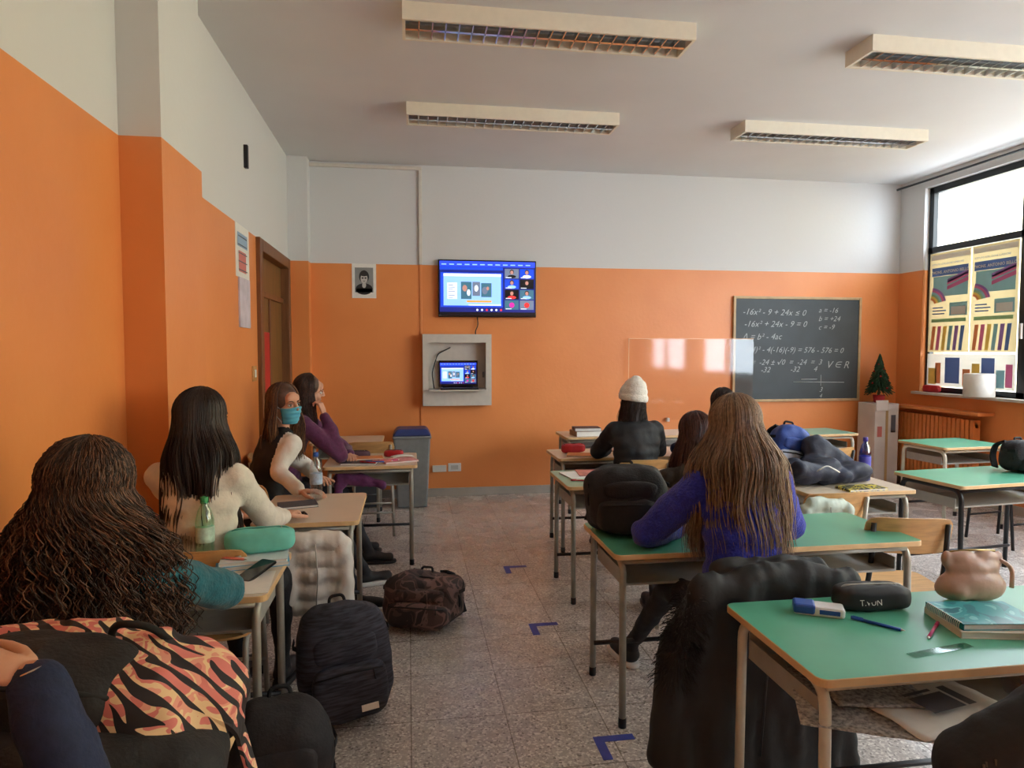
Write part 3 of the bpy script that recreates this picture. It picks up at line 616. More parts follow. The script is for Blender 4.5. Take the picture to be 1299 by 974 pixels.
# ---------------- small items -------------
def bottle(name,x,y,z,h,r,tint,cap,label=None,rz=0,rx=0):
    g=clear(name+'_plastic',tint,.10,.4); pr=[(.001,0),(r*.8,.0),(r,.008)]
    for k in range(9): pr.append((r*(1 if k%2 else .94),.02+h*.06*k))
    pr+=[(r,.6*h),(r*.98,.66*h),(r*.7,.8*h),(r*.38,.88*h),(r*.36,.93*h)]
    ps=[lathe('body',pr,g,24),lathe('cap',[(r*.42,.925*h),(r*.44,.93*h),(r*.44,.99*h),(r*.38,h)],cap,16),tubes('neck_ring',[[ (r*.42*math.cos(a),r*.42*math.sin(a),.915*h) for a in [2*math.pi*k/16 for k in range(17)]]],.0018,cap)]
    if label: ps.append(lathe('label',[(r*1.01,.34*h),(r*1.015,.345*h),(r*1.015,.56*h),(r*1.01,.565*h)],label,24))
    return group(name,ps,(x,y,z),rz,rx)
def book(name,x,y,z,w,d,h,cov,rz=0,pages=paper):
    return group(name,[box('cover_bottom',-w/2,w/2,-d/2,d/2,0,.002,cov),box('cover_top',-w/2,w/2,-d/2,d/2,h-.002,h,cov),box('spine',-w/2,-w/2+.003,-d/2,d/2,.002,h-.002,cov),box('pages',-w/2+.003,w/2-.004,-d/2+.004,d/2-.004,.002,h-.002,pages)],(x,y,z),rz)
pgl=M('phone_glass',(30,34,40),.05,var=.05)
def phone(x,y,z,rz,rx=0):
    group('smartphone',[slab('body',-.037,.037,-.078,.078,0,.008,.01,bez,bez),box('screen',-.033,.033,-.073,.073,.008,.0085,pgl),box('camera_bump',-.03,-.008,.045,.07,-.002,0,black_t,.001)],(x,y,z),rz,rx)
def pcase(name,x,y,z,w,d,h,mat,rz=0,zipm=web,txt=None,seed=1):
    ps=[sell('body',(0,0,h/2),(w/2,d/2,h/2),mat,.5,.55,.005,18,32,seed=seed)]
    ps.append(tube('zipper',[(-w*.46,0,h*.6),(-w*.40,0,h*.97),(0,0,h*1.0),(w*.40,0,h*.97),(w*.46,0,h*.6)],.0035,zipm,.02)); ps.append(tube('zip_pull',[(w*.3,0,h),(w*.33,-.012,h*.93),(w*.34,-.02,h*.85)],.002,metal_g))
    if txt: ps.append(text('lettering',txt,.026,(-w*.28,-d*.5-.004,h*.35),(1,0,0),(0,.2,1),(0,-1,.2),white))
    return group(name,ps,(x,y,z),rz)
def pen(x,y,z,rz,mat,name='pen',L=.14):
    group(name,[tube('barrel',[(0,-L/2,.005),(0,L/2-.03,.005)],.0048,mat),tube('cap',[(0,L/2-.035,.005),(0,L/2,.005)],.0056,mat),tube('tip',[(0,-L/2,.005),(0,-L/2-.012,.005)],[.004,.001],white),box('clip',-.001,.001,L/2-.035,L/2-.005,.0105,.012,mat)],(x,y,z),rz)
Z=.75
pink=M('pink_plastic',(206,60,120),.4); bluep=M('blue_plastic',(34,80,170),.4); tealc=M('teal_case',(110,202,186),.6,var=.06); coral=M('coral_pen',(230,130,110),.4); capb=M('cap_blue',(40,90,180),.4); capg=M('cap_green',(60,150,90),.4); cdark=M('cover_dark',(60,60,70),.5,var=.1)
bottle('green_water_bottle',-.80,2.80,Z,.27,.035,(215,244,222),capg,M('label_pale_green',(186,214,196),.5,var=.25,vs=30))
book('blue_notebook',-.62,2.80,Z,.27,.19,.018,M('cover_lightblue',(90,170,210),.5,var=.08),12); book('white_book',-.61,2.79,Z+.018,.25,.17,.014,M('cover_pale',(206,222,226),.5,var=.05),8)
pcase('teal_pencil_case',-.60,2.84,Z+.032,.27,.11,.095,tealc,8,M('teal_dark',(56,140,126),.6))
pen(-.70,2.74,Z+.033,70,coral,'highlighter'); phone(-.575,2.64,Z+.012,-30,12)
group('paper_sheet',[box('sheet',-.17,.17,-.12,.12,0,.0015,paper)],(-.67,2.54,Z),4)
book('black_notebook',-.97,2.6,Z,.2,.15,.01,cdark,20)
bottle('water_bottle',-.52,3.92,Z,.27,.035,(236,242,246),capb,M('label_blue',(170,196,224),.5,var=.3,vs=30))
book('brown_notebook',-.60,3.78,Z,.2,.14,.014,cdark,15); phone(-.60,3.56,Z,-70)
group('crumpled_tissue',[blob('tissue',[E((0,0,.02),(.03,.025,.022)),E((.02,.015,.03),(.018,.02,.02))],.004,paper,1,amp=.012,ns=40)],(-.67,3.5,Z))
pcase('dark_pencil_case',-.42,5.38,Z,.24,.09,.06,M('case_plum',(70,40,54),.6,var=.2),10); pcase('red_pencil_case',-.12,5.44,Z,.15,.08,.05,red,-10)
book('school_book',-.08,5.2,Z,.26,.19,.012,M('cover_pink',(216,150,150),.5,var=.2,vs=15),20); book('school_book',-.36,5.14,Z,.26,.18,.014,cdark,-8)
for k in range(4): pen(-.3+.05*k,5.06+.02*k,Z+.015,60+15*k,[red,bluep,coral,pink][k])
book('school_book',-.3,5.27,Z+.014,.2,.14,.01,M('cover_orange',(214,130,70),.5,var=.1),6)
group('face_mask_folded',[ply_sheet('mask',lambda u,v:(Vector((u*.085,v*.045,.012+.012*(1-u*u))),Vector((0,0,1))),th=.003,mat=paper)],(-.05,5.33,Z),15)
bottle('red_drink_bottle',2.12,6.5,Z,.27,.035,(220,120,110),red,M('label_white',(232,232,230),.5)); book('book_stack',1.75,6.5,Z,.3,.22,.05,M('cover_brown',(150,110,80),.5,var=.15),5); book('school_book',1.74,6.5,Z+.05,.26,.2,.03,cdark,-5)
pcase('red_pencil_case',1.34,5.42,Z,.2,.09,.075,red,8); book('school_book',1.36,5.24,Z,.22,.16,.014,M('cover_orange',(214,130,70)),-15)
book('magazine',1.2,4.42,Z,.34,.24,.008,paper,8); book('magazine',1.28,4.44,Z+.008,.3,.22,.006,M('cover_redmag',(190,120,110),.4,var=.3,vs=14),-6)
pen(1.1,4.22,Z,70,red)
bottle('blue_water_bottle',2.93,3.98,Z,.28,.036,(110,120,215),M('cap_violet',(80,60,160),.4),M('label_violet',(90,90,190),.4,var=.1))
yb=pattern('notebook_yellow_black',[(0,(26,26,26)),(.5,(220,200,60)),(.6,(30,30,30))],14,.5,2.0)
book('patterned_notebook',2.72,3.72,Z,.27,.13,.014,yb,5)
pcase('black_pencil_case',1.50,1.99,Z,.25,.10,.08,M('case_black',(26,26,28),.6,var=.2),-4,metal_g,'T.VUN')
group('correction_tape_case',[box('body',-.075,.075,-.032,.032,0,.032,M('case_white',(226,228,230),.35),.008),box('blue_cap',-.077,-.01,-.034,.034,.004,.035,bluep,.008),box('print',-.0,.06,-.0335,-.032,.010,.024,bluep)],(1.30,1.97,Z),-28)
pen(1.42,1.86,Z,38,bluep); pen(1.56,1.79,Z,-50,pink)
group('plastic_ruler',[box('body',-.11,.11,-.015,.015,0,.002,clear('ruler_clear',(215,228,222),.08,.1)),multi('ticks',[(-.1+.01*k,-.099+.01*k,.004,.015,.0021,.0023) for k in range(21)],black_t)],(1.48,1.67,Z),10)
book('white_notebook',1.76,1.80,Z,.28,.2,.02,M('cover_cream',(222,214,196),.5,var=.05),-12); 
tealn=pattern('teal_cover',[(0,(16,120,130)),(.45,(30,150,156)),(.55,(110,190,190)),(.6,(20,110,124))],7,.35,1.2)
nb_=book('teal_notebook',1.75,1.81,Z+.02,.25,.18,.02,tealn,-8)
sp=tubes('spiral',[[(-.127+.006*math.cos(a),-.08+.008*k,.01+.013*math.sin(a)) for a in [2*math.pi*j/10 for j in range(11)]] for k in range(20)],.0012,white,seg=4); sp.parent=nb_
pb=[E((0,0,.06),(.11,.055,.06)),E((-.05,0,.05),(.07,.05,.05)),E((.05,0,.05),(.07,.05,.05)),E((0,0,.115),(.095,.04,.04)),E((-.04,0,.15),(.055,.022,.022)),E((.045,0,.15),(.05,.022,.022)),E((-.09,0,.14),(.02,.015,.03)),E((.09,0,.14),(.02,.015,.03))]
beigep=M('purse_leather',(186,152,134),.4,var=.08,vs=14,bump=.25,bs=22)
group('beige_purse',[blob('body',pb,.006,beigep,4,amp=.006,ns=13),tube('zipper',[(-.08,-.0,.168),(0,-.004,.174),(.08,0,.168)],.004,brass),tube('handle',[(.07,.0,.15),(.13,-.02,.12),(.12,-.03,.05)],.007,beigep,.04)],(1.88,2.0,Z),-5)
news=M('newsprint',(196,196,192),.8,vs=90,col2=(120,120,120)); 
def sheet(name,x,y,z,w,d,rz,mat,rx=0,seed=0):
    n=12;V=[(w*(i/n-.5),d*(j/n-.5),.006*noise.noise(Vector((i*.4,j*.4,seed)))-.024*max(0,.35-j/n)) for i in range(n+1) for j in range(n+1)]
    o=mkobj('sheet',V,[(i*(n+1)+j,(i+1)*(n+1)+j,(i+1)*(n+1)+j+1,i*(n+1)+j+1) for i in range(n) for j in range(n)],mat,smooth=True)
    s=o.modifiers.new('s','SOLIDIFY'); s.thickness=.003
    return group(name,[o],(x,y,z),rz,rx)
sheet('newspaper',1.26,1.70,.612,.36,.36,-25,news,-2,1); sheet('newspaper',1.42,1.66,.622,.36,.30,12,paper,-2,2); sheet('newspaper',1.30,1.74,.634,.26,.24,-10,news,-2,3)
group('newspaper_photo',[panel('print',(-.06,-.05,0),(1,0,0),(0,1,0),(0,0,1),[(0,0,.12,.08,ink,1),(0,.09,.1,.012,ink,1),(.13,0,.03,.1,ink,1)])],(1.42,1.62,.636),12)
bottle('lying_water_bottle',1.72,1.68,.625,.26,.034,(226,234,238),capb,M('label_red',(196,90,90),.5,var=.2),-80,-90)
pcase('grey_pouch',1.98,1.80,.596,.25,.13,.06,M('pouch_grey',(50,50,56),.6,var=.2),10)
def taper(name,w0,d0,w1,d1,z0,z1,mat):
    V=[(-w0,-d0,z0),(w0,-d0,z0),(w0,d0,z0),(-w0,d0,z0),(-w1,-d1,z1),(w1,-d1,z1),(w1,d1,z1),(-w1,d1,z1)]
    o=mkobj(name,V,[(3,2,1,0),(4,5,6,7),(0,1,5,4),(1,2,6,5),(2,3,7,6),(3,0,4,7)],mat); b=o.modifiers.new('b','BEVEL'); b.width=.02; b.segments=3; return o
bing=M('bin_grey',(134,140,142),.45,var=.06)
group('waste_bin',[taper('body',.15,.15,.185,.18,0,.72,bing),taper('rim',.195,.19,.195,.19,.70,.73,bing),taper('lid',.195,.19,.15,.15,.73,.80,M('lid_blue',(46,62,120),.4,var=.05)),tubes('wheels',[[(-.14,.17,.03),(-.1,.17,.03)],[(.1,.17,.03),(.14,.17,.03)]],.03,black_t)],(.03,7.0,0))
group('waste_bin',[taper('body',.13,.13,.16,.15,0,.55,M('bin_dark',(70,74,80),.45,var=.06)),taper('rim',.17,.16,.17,.16,.53,.56,bing)],(-.42,7.05,0))

# ---------------- people ------------------
def dirz(a): a=math.radians(a); return Vector((-math.sin(a),math.cos(a),0))
def hand(W,d,up,skin,side=1,curl=15,s=1.0):
    d=Vector(d).normalized(); up=(Vector(up)-d*Vector(up).dot(d)).normalized(); lat=d.cross(up)*side
    rot=Matrix((lat,d,up)).transposed()
    P=lambda x,y,z: Vector(W)+(lat*x+d*y+up*z)*s
    b=[E(P(0,.0,0),(.024*s,.03*s,.018*s),0,rot),E(P(0,.035,0),(.033*s,.035*s,.014*s),0,rot),E(P(0,.065,0),(.038*s,.028*s,.013*s),0,rot)]
    for k,(x,L) in enumerate([(.030,.072),(.010,.080),(-.010,.074),(-.029,.058)]):
        p=P(x,.082,0); a=0
        b+=chain(P(x*.8,.05,0),p,.0095*s,.0092*s)
        for j,f in enumerate((.45,.32,.23)):
            a+=math.radians(curl*(1+.2*j)); dd=(d*math.cos(a)-up*math.sin(a)+lat*(x*.8)).normalized()
            q=p+dd*L*f*s; b+=chain(p,q,(.0088-.0008*j)*s,(.0082-.0008*j)*s); p=q
    p=P(.028,.02,-.004)
    for j,(L,ang) in enumerate([(.038,50),(.03,32),(.024,20)]):
        a=math.radians(ang); dd=d*math.cos(a)+lat*math.sin(a)-up*.25; q=p+dd.normalized()*L*s
        b+=chain(p,q,(.013-.0018*j)*s,(.0115-.0018*j)*s); p=q
    return blob('hand_%d'%side,b,.0038,skin,3,smf=.5)
def headmesh(Mx,skin):
    rot=Mx.to_3x3()
    def e(c,r,l=0): return E(Mx@Vector(c),r,l,rot)
    b=[e((0,-.012,.032),(.074,.094,.084)),e((0,.025,-.025),(.059,.062,.08)),e((0,.05,-.078),(.032,.034,.026)),e((0,.066,-.09),(.018,.018,.014)),e((0,.065,.045),(.05,.028,.035)),
       e((.034,.055,-.03),(.024,.026,.028)),e((-.034,.055,-.03),(.024,.026,.028)),e((.03,.074,.024),(.022,.013,.008)),e((-.03,.074,.024),(.022,.013,.008)),
       e((0,.088,.012),(.009,.012,.016)),e((0,.097,-.006),(.0095,.013,.016)),e((0,.104,-.02),(.012,.014,.011)),e((.011,.094,-.024),(.008,.01,.007)),e((-.011,.094,-.024),(.008,.01,.007)),
       e((0,.084,-.049),(.022,.011,.006),1),e((0,.083,-.059),(.019,.011,.006),1),
       e((.05,.01,-.05),(.018,.035,.03)),e((-.05,.01,-.05),(.018,.035,.03))]
    for s in(-1,1):
        b+=[e((s*.076,-.006,-.005),(.008,.018,.026)),e((s*.08,-.014,.008),(.006,.012,.018)),e((s*.076,-.002,-.028),(.006,.01,.01))]
    b+=[E(Mx@Vector((0,-.02,-.06)),(.05,.055,.05),0,rot)]
    ps=[blob('head',b,.0048,[skin,lipm],2,smf=.5)]
    bm_=M('brow',(48,34,28),.8)
    for i,s in enumerate((-1,1)):
        ps.append(sell('eye_%d'%i,Mx@Vector((s*.031,.0745,.004)),(.0135,.0115,.0085),eyew,1,1,n=10,rot=rot.to_4x4()))
        ps.append(sell('iris_%d'%i,Mx@Vector((s*.031,.084,.004)),(.006,.003,.006),iris,1,1,n=8,rot=rot.to_4x4()))
        ps.append(tube('brow_%d'%i,[Mx@Vector((s*.014,.09,.024)),Mx@Vector((s*.03,.09,.03)),Mx@Vector((s*.048,.076,.025))],.0028,bm_,seg=6))
        ps.append(tube('lash_%d'%i,[Mx@Vector((s*.019,.086,.011)),Mx@Vector((s*.031,.088,.0145)),Mx@Vector((s*.044,.08,.010))],.0018,bm_,seg=6))
    return ps
def surgical_mask(Mx,mat):
    V=[];Fc=[];nu=24;nv=18
    for j in range(nv+1):
        v=j/nv; z=-.012-.1*v
        for i in range(nu+1):
            u=i/nu*2-1; a=u*1.35
            bulge=.098*(1-.28*v*v); y=.02+(bulge)*math.cos(a)*.93+.0025*math.sin(v*math.pi*8); x=(.077-.022*v)*math.sin(a)
            V.append(Mx@Vector((x,y,z+.008*math.cos(a)**6*(1-v))))
    W=nu+1
    for j in range(nv):
        for i in range(nu): Fc.append((j*W+i,j*W+i+1,(j+1)*W+i+1,(j+1)*W+i))
    o=mkobj('mask_sheet',V,Fc,mat,smooth=True); s=o.modifiers.new('s','SOLIDIFY'); s.thickness=.002
    o=bake(o); o.data.materials.clear(); o.data.materials.append(mat)
    lp=[]
    for s in(-1,1):
        lp.append([Mx@Vector((s*.075,.035,-.014)),Mx@Vector((s*.084,-.005,.018)),Mx@Vector((s*.086,-.028,-.005)),Mx@Vector((s*.08,-.01,-.04)),Mx@Vector((s*.062,.035,-.1))])
    return [o,tubes('ear_loops',lp,.0015,M('mask_white',(225,230,232),.7),.02,6)]
def hair(Mx,zend,mats,n=500,bot=.17,bdepth=.14,curl=0,cfreq=30,thick=.0016,front=60,rnd=.008,vol=1.0,seed=1,shift=(0,0),corew=.13,cored=.05,endv=.03):
    rg=random.Random(seed); ps=[]; rot=Mx.to_3x3(); yaw=math.atan2(rot[1][1],rot[0][1])-math.pi/2
    hc=Mx.translation; Ry=Matrix.Rotation(yaw,3,'Z')
    groups=[[] for _ in mats]; ns=Vector((seed*7.3,0,0))
    for k in range(n):
        az=math.radians(rg.uniform(front,360-front)); 
        if rg.random()<.25: az=math.radians(rg.choice([1,-1])*rg.uniform(front,front+35))
        sc=vol*(1+rg.uniform(0,.08)); a0=rg.uniform(.05,1.25); pts=[]
        dx,dy=math.sin(az),math.cos(az)
        for i in range(8):
            p=a0+(1.72-a0)*i/7; s=math.sin(p)
            pts.append(Mx@Vector((.083*sc*s*dx,.104*sc*s*dy-.014,.033+.093*sc*math.cos(p))))
        last=pts[-1]; cl_=noise.noise(Vector((az*3,0,0))+ns)
        L=max(.02,last.z-(zend+rg.uniform(-endv,endv)+.03*cl_)); m=max(4,int(L/(.028 if curl<.01 else .012)))
        d0=(last-hc); d0.z=0
        tgt=Ry@Vector((dx*bot,(dy*bdepth if dy<0 else dy*bdepth*.8),0))
        ph=rg.random()*6.28 if curl<.01 else round(rg.random()*7)*.9+az*2; am=curl*rg.uniform(.6,1.3); fr=cfreq*rg.uniform(.85,1.15); ro=Vector((rg.gauss(0,rnd),rg.gauss(0,rnd),0)); inw=rg.uniform(.35,1.05)**.7
        for i in range(1,m+1):
            t=i/m; f=min(1,t*L/.2); f=f*f*(3-2*f)
            w_=Vector((noise.noise(Vector((az*2.5,t*L*5,1))+ns),noise.noise(Vector((az*2.5,t*L*5,9))+ns),0))*.026*f
            p=hc+d0.lerp(tgt*(1-(1-inw)*f),f)+Vector((shift[0],shift[1],0))*t+ro*t+w_; p.z=last.z-L*t
            g=min(1,t*L/.08)
            p+=Vector((math.cos(ph+fr*t*L),math.sin(ph+fr*t*L),0))*am*g
            pts.append(p)
        if curl>.008:
            for i in range(2,8): pts[i]=pts[i]+Vector((rg.uniform(-1,1),rg.uniform(-1,1),rg.uniform(-1,1)))*curl*.35
        groups[rg.randrange(len(mats))].append(pts)
    for g,m in zip(groups,mats):
        V=[];Fc=[]
        for pts in g:
            nn=len(pts); rad=[thick*(1 if i<nn-4 else .35+.16*(nn-1-i)) for i in range(nn)]
            v,f=sweep(pts,rad,3); o=len(V); V+=v; Fc+=[tuple(i+o for i in q) for q in f]
        if V: ps.append(mkobj('hair_strands_%s'%m.name,V,Fc,m,smooth=True))
    b=[E(Mx@Vector((0,-.024,.04)),(.081*vol,.092*vol,.086*vol),0,rot),E(Mx@Vector((0,-.05,-.02)),(.072*vol,.06,.07),0,rot)]
    top=Mx@Vector((0,-.06,-.04)); z=top.z
    while z>zend+.05:
        t=(top.z-z)/max(.01,(top.z-zend)); f=min(1,(top.z-z)/.18)
        w=.07+(corew-.07)*f; bk=Ry@Vector((0,-(.055+(bdepth*.5-.055)*f),0))
        b.append(E((hc.x+bk.x+shift[0]*t,hc.y+bk.y+shift[1]*t,z),(w,cored,.05),0,Ry)); z-=.03
    ps.append(blob('hair_core',b,.011,mats[0],4,amp=.006,ns=14,st=(1,1,.3)))
    return ps
def person(name,pel,yaw,hc,hyaw,hpitch,htilt,arms,mats,skin=skinm,legs=None,hairkw=None,extra=None,sleeve=1.0,bulk=1.0,vest=None,seed=0,soles=None):
    P=Vector((pel[0],pel[1],.555)); f=dirz(yaw); side=Vector((f.y,-f.x,0)); hc=Vector(hc)
    Mx=TR(hc,hyaw,hpitch,htilt); hf=dirz(hyaw)
    nb=hc+Vector((0,0,-.175))-hf*.03-f*.012
    rot=Matrix.Rotation(math.radians(yaw),3,'Z'); b=[]
    W=[.17,.158,.145,.142,.152,.165,.165,.13]; D=[.125,.118,.105,.1,.108,.11,.098,.07]
    bend=-f*.03
    for i in range(8):
        t=i/7; c=P.lerp(nb,t)+bend*math.sin(t*math.pi)*1.0-Vector((0,0,.05*(t>.9)))
        b.append(E(c,(W[i]*bulk,D[i]*bulk,.095),vest if vest is not None else 0,rot))
    sh=[nb-side*.16+Vector((0,0,-.06)),nb+side*.16+Vector((0,0,-.06))]
    for k in range(2):
        s=sh[k]; b+=chain(nb+Vector((0,0,-.045)),s,.05,.056,0)
        el,wr=Vector(arms[k][0]),Vector(arms[k][1])
        b+=chain(s,el,.056*sleeve,.047*sleeve,0); b+=chain(el,wr-(wr-el).normalized()*.02,.047*sleeve,.034*sleeve,0)
        b+=chain(wr-(wr-el).normalized()*.015,wr,.025,.024,2)
    b+=chain(nb+Vector((0,0,-.03)),hc+hf*-.018+Vector((0,0,-.075)),.052,.048,2)
    hips=[P-side*.09,P+side*.09]; sl=[]
    for k in range(2):
        if legs: kn,an=Vector(legs[k][0]),Vector(legs[k][1])
        else:
            kn=hips[k]+f*.40+side*(.02 if k else -.02); kn.z=.53; an=kn+f*.02; an.z=.09
        b+=chain(hips[k]+Vector((0,0,-.01)),kn,.088,.06,1); b+=chain(kn,an,.058,.038,1)
        tf=Vector(legs[k][2] if legs else f).normalized()
        b+=chain(an+Vector((0,0,-.03))-tf*.02,an+tf*.15+Vector((0,0,-.045)),.042,.034,3)
        yw=math.degrees(math.atan2(-tf.x,tf.y)); c=an+tf*.065; c.z=.014
        sl.append(sell('sole_%d'%(k+1),c,(.045,.135,.014),soles or shoe_b,.3,.7,n=14,rot=TR((0,0,0),yw)))
    ps=[blob('body',b,.0115,mats,5,amp=.009,ns=11,seed=seed)]+sl
    for k in range(2):
        el,wr,fd,upv,cu=arms[k]
        ps.append(hand(wr,fd,upv,skin,-1 if k==0 else 1,cu)); ps[-1].name='hand_'+('left','right')[k]
    ps+=headmesh(Mx,skin)
    if hairkw: ps+=hair(Mx,**hairkw)
    if extra: ps+=extra(Mx)
    return group(name,ps,(pel[0],pel[1],0),world=True)
UPZ=(0,0,1)
hb1=M('hair_dark',(38,28,25),.42,var=.3,vs=60); hb2=M('hair_dark2',(60,44,37),.4,var=.2,vs=60)
hc1=M('hair_curly',(50,34,27),.6,var=.3,vs=60); hc2=M('hair_curly2',(82,56,42),.55,var=.2,vs=60); hc3=M('hair_curly3',(116,82,60),.55,var=.2,vs=60)
hl1=M('hair_blond_dark',(104,82,64),.45,var=.3,vs=60); hl2=M('hair_blond',(138,111,86),.42,var=.2,vs=60); hl3=M('hair_blond_light',(168,140,110),.42,var=.15,vs=60)
hm1=M('hair_brown',(82,56,44),.45,var=.3,vs=60); hm2=M('hair_brown_tips',(160,118,82),.45,var=.2,vs=60); hr1=M('hair_auburn',(66,38,30),.45,var=.3,vs=60); hr2=M('hair_auburn2',(90,54,40),.45,var=.2,vs=60)
teal=M('teal_knit',(20,96,110),.85,var=.15,vs=40,bump=.4,bs=90,sheen=.2); cream=M('cream_fleece',(222,214,200),.9,var=.05,vs=30,bump=.2,bs=90,sheen=.3)
whitec=M('white_cotton',(224,221,216),.85,var=.05,vs=20,bump=.2); blackv=M('black_vest',(26,26,30),.8,var=.2); purple=M('purple_sweater',(88,36,74),.85,var=.15,vs=40,bump=.3,bs=80,sheen=.2)
blue=M('blue_knit',(36,46,160),.9,var=.22,vs=60,bump=.7,bs=110,sheen=.2); blackj=M('black_jacket',(24,25,28),.7,var=.2,vs=10,bump=.3,bs=30); navy=M('navy_sweat',(28,40,72),.85,var=.15,vs=40,bump=.3,bs=120)
olive=M('olive_knit',(60,56,50),.85,var=.15,vs=40,bump=.3)
person('seated_girl_curly_hair',(-.88,1.93),-6,(-.885,2.04,1.21),-20,-4,4,
 [((-1.07,2.2,.83),(-.95,2.44,.785),(.5,1,0),UPZ,12),((-.60,2.30,.815),(-.76,2.48,.785),(-1,.6,0),UPZ,15)],[teal,jeans,skinm,shoe_b],
 hairkw=dict(zend=.79,mats=[hc1,hc2,hc1,hc3],n=2300,bot=.225,bdepth=.21,curl=.012,cfreq=85,thick=.0017,front=50,rnd=.028,vol=1.2,seed=2,corew=.16,cored=.06,shift=(0,-.03),endv=.07),sleeve=1.3,seed=1)
person('seated_girl_dark_hair',(-.80,2.91),-12,(-.85,3.0,1.305),-35,-3,0,
 [((-.93,3.14,.84),(-.82,3.42,.785),(.8,.6,0),UPZ,12),((-.63,3.14,.84),(-.6,3.4,.79),(.15,1,0),UPZ,15)],[cream,jeans,skinp,shoe_b],
 hairkw=dict(zend=.81,mats=[hb1,hb2],n=1700,bot=.16,bdepth=.16,curl=.002,cfreq=8,front=62,vol=1.08,seed=3,corew=.13,cored=.055,shift=(0,-.03),rnd=.005),sleeve=1.15,seed=2)
mb=M('mask_blue',(84,172,200),.7,var=.05,vs=30)
person('seated_girl_blue_mask',(-.88,4.33),-55,(-.755,4.34,1.26),-128,-3,3,
 [((-.66,4.52,.84),(-.58,4.36,.8),(.6,-1,0),UPZ,12),((-.77,4.14,.88),(-.62,4.0,.785),(1,-.1,0),UPZ,15)],[whitec,jeans,skinp,shoe_b,blackv],vest=4,
 legs=[((-.52,4.5,.53),(-.3,4.62,.09),(.9,.3,0)),((-.46,4.22,.53),(-.33,4.2,.09),(.9,-.2,0))],soles=sole,
 hairkw=dict(zend=.93,mats=[hm1,hm1,hm2],n=1000,bot=.13,bdepth=.13,curl=.003,cfreq=15,front=68,vol=1.08,seed=4,corew=.1,cored=.05),
 extra=lambda Mx:surgical_mask(Mx,mb),sleeve=1.1,seed=3)
person('seated_girl_purple_sweater',(-.93,5.25),-85,(-.735,5.27,1.285),-70,-8,10,
 [((-.5,5.5,.80),(-.45,5.3,.79),(.2,-1,0),UPZ,15),((-.50,5.14,.81),(-.62,5.16,1.12),(-.35,.1,1),(.9,-.3,.2),45)],[purple,jeans,skinp,shoe_b],
 legs=[((-.5,5.38,.53),(-.42,5.4,.09),(1,0,0)),((-.5,5.15,.53),(-.3,5.1,.09),(1,0,0))],
 hairkw=dict(zend=1.04,mats=[hm1,hb2],n=700,bot=.11,bdepth=.12,curl=.004,cfreq=20,front=75,vol=1.06,seed=5,corew=.1,cored=.05),sleeve=1.2,seed=4)
beaniem=M('beanie_cream',(232,227,216),.95,var=.05,vs=40,bump=.6,bs=120,sheen=.3)
def beanie(Mx):
    rot=Mx.to_3x3(); b=[E(Mx@Vector((0,-.022,.045)),(.099,.115,.088),0,rot),E(Mx@Vector((0,-.04,.085)),(.084,.092,.076),0,rot),E(Mx@Vector((0,-.05,.12)),(.05,.055,.055),0,rot)]
    for k in range(44):
        a=2*math.pi*k/44; b.append(E(Mx@Vector((.09*math.sin(a),-.02+.106*math.cos(a),.012+.018*math.cos(a))),(.015,.015,.028),0,rot))
    return [blob('beanie',b,.005,beaniem,4,amp=.002,ns=40)]
person('seated_student_white_beanie',(1.66,4.82),4,(1.67,4.93,1.225),22,-6,5,
 [((1.46,5.1,.805),(1.58,5.26,.785),(1,.35,0),UPZ,18),((1.95,5.08,.81),(1.82,5.28,.785),(-.7,.7,0),UPZ,15)],[blackj,jeans,skinm,shoe_b],
 hairkw=dict(zend=1.0,mats=[hb1,hb2],n=600,bot=.12,bdepth=.11,curl=.003,front=75,seed=6,corew=.1,cored=.045,vol=.97),extra=beanie,sleeve=1.35,bulk=1.2,seed=5)
person('seated_girl_long_blond_hair',(1.31,2.50),2,(1.345,2.66,1.275),14,-10,3,
 [((1.0,2.74,.815),(1.2,2.88,.79),(.8,.5,0),UPZ,15),((1.67,2.76,.815),(1.5,2.94,.79),(-.8,.6,0),UPZ,15)],[blue,jeans,skinp,shoe_b],
 legs=[((1.16,2.86,.53),(1.10,3.25,.09),(-.2,1,0)),((1.44,2.9,.53),(1.45,2.95,.09),(0,1,0))],soles=sole,
 hairkw=dict(zend=.79,mats=[hl1,hl2,hl3,hl2],n=2400,bot=.20,bdepth=.2,curl=.006,cfreq=20,thick=.0016,front=55,rnd=.014,vol=1.1,seed=7,corew=.15,cored=.055,shift=(0,-.05),endv=.05),sleeve=1.45,bulk=1.14,seed=6)
person('seated_girl_auburn_hair',(1.58,3.45),0,(1.60,3.62,1.12),10,-12,0,
 [((1.38,3.9,.81),(1.46,4.12,.785),(.7,.7,0),UPZ,15),((1.83,3.9,.81),(1.72,4.12,.785),(-.7,.7,0),UPZ,15)],[olive,jeans,skinp,shoe_b],
 hairkw=dict(zend=.84,mats=[hr1,hr2],n=900,bot=.14,bdepth=.16,curl=.005,cfreq=18,front=60,seed=8,corew=.11,cored=.05),seed=7)
person('seated_student_dark_hair',(2.33,4.8),0,(2.4,4.93,1.175),0,-10,0,
 [((2.1,5.1,.81),(2.22,5.26,.785),(.7,.7,0),UPZ,15),((2.62,5.1,.81),(2.5,5.26,.785),(-.7,.7,0),UPZ,15)],[navy,jeans,skinm,shoe_b],
 hairkw=dict(zend=1.02,mats=[hb1,hb2],n=500,bot=.1,bdepth=.1,curl=.003,front=70,seed=9,corew=.08,cored=.04),seed=8)
silver=M('silver',(200,200,205),.2,1,var=.05)
WN=Vector((-.575,1.12,1.10)); EN=Vector((-.45,1.05,.83))
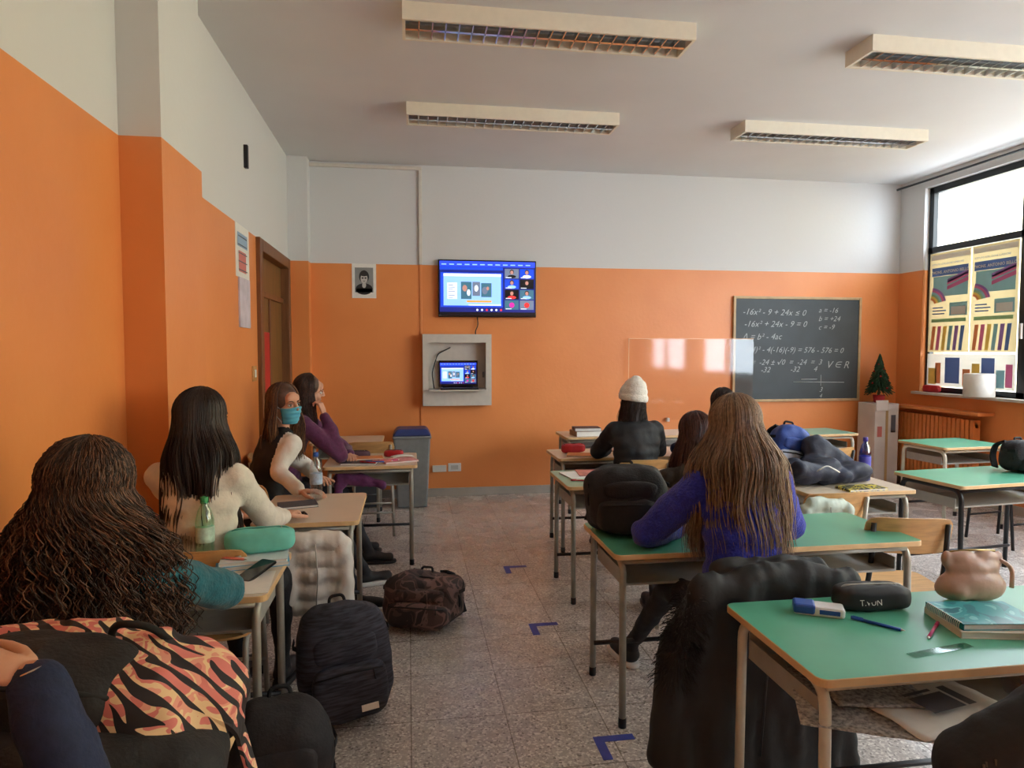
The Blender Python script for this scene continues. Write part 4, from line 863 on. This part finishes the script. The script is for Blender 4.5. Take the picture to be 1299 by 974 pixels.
def bracelet(Mx):
    d=(WN-EN).normalized(); c=WN-d*.006; s=d.cross(Vector((0,0,1))).normalized(); u=d.cross(s)
    return [tube('bracelet',[c+(s*math.cos(a)*.030+u*math.sin(a)*.030) for a in [2*math.pi*k/24 for k in range(25)]],.004,silver),
            tube('bracelet_chain',[c+d*.01+(s*math.cos(a)*.029+u*math.sin(a)*.029) for a in [2*math.pi*k/24 for k in range(25)]],.002,silver)]
person('seated_student_navy_sweater',(-.9,.88),0,(-.93,.98,1.26),-10,-5,0,
 [((-1.04,1.17,.83),(-.97,1.38,.785),(.5,1,0),UPZ,15),(EN,WN,(-.9,-.05,.3),(.35,-.2,.9),30)],[navy,jeans,skinm,shoe_b],
 hairkw=dict(zend=1.02,mats=[hb1,hb2],n=400,bot=.11,bdepth=.12,curl=.004,front=70,seed=10,corew=.08,cored=.04),extra=bracelet,sleeve=1.2,seed=9)
def scarf(Mx):
    fr=[]; rg=random.Random(5)
    for k in range(30):
        x=1.14+.007*k; fr.append([(x,1.16+.01*rg.random(),.765+.004*k),(x-.01,1.145,.71+.003*k),(x-.02+rg.uniform(-.01,.01),1.14,.62)])
    return [tubes('scarf_fringe',fr,.0025,M('scarf_brown',(96,80,66),.9,var=.3),seg=5)]
person('seated_student_black_jacket',(1.75,1.1),0,(1.75,1.17,1.26),10,-5,0,
 [((1.17,1.22,.715),(1.43,1.38,.66),(.9,.5,-.1),UPZ,20),((2.0,1.45,.82),(1.9,1.65,.785),(-.5,.8,0),UPZ,15)],[blackj,jeans,skinm,shoe_b],
 hairkw=dict(zend=1.02,mats=[hb1,hb2],n=400,bot=.11,bdepth=.12,curl=.004,front=70,seed=11,corew=.08,cored=.04),extra=scarf,sleeve=1.7,seed=10)
# ---------------- camera, light -----------
cam=bpy.data.cameras.new('camera'); cam.sensor_width=36; cam.lens=860/1299*36; cam.clip_start=.05
co=link(bpy.data.objects.new('camera',cam)); co.location=(0,0,1.6); co.rotation_euler=(math.radians(90-2.93),0,math.radians(-8.69)); scene.camera=co
w=bpy.data.worlds.new('sky'); scene.world=w; w.use_nodes=True
bg=w.node_tree.nodes['Background']; bg.inputs[0].default_value=(.80,.90,1,1); bg.inputs[1].default_value=16
sun=bpy.data.lights.new('sun','SUN'); sun.energy=4; sun.angle=.01; sun.color=(1,.95,.86)
so=link(bpy.data.objects.new('sun',sun)); so.rotation_euler=Vector((1,.25,-1.0)).to_track_quat('-Z','Y').to_euler()
for i,(a,b) in enumerate(wins):
    l=bpy.data.lights.new('window_portal','AREA'); l.shape='RECTANGLE'; l.size=b-a; l.size_y=WZ1-WZ0; l.cycles.is_portal=True
    o=link(bpy.data.objects.new('window_portal',l)); o.location=(XR+.25,(a+b)/2,(WZ0+WZ1)/2); o.rotation_euler=(math.radians(90),0,math.radians(90))
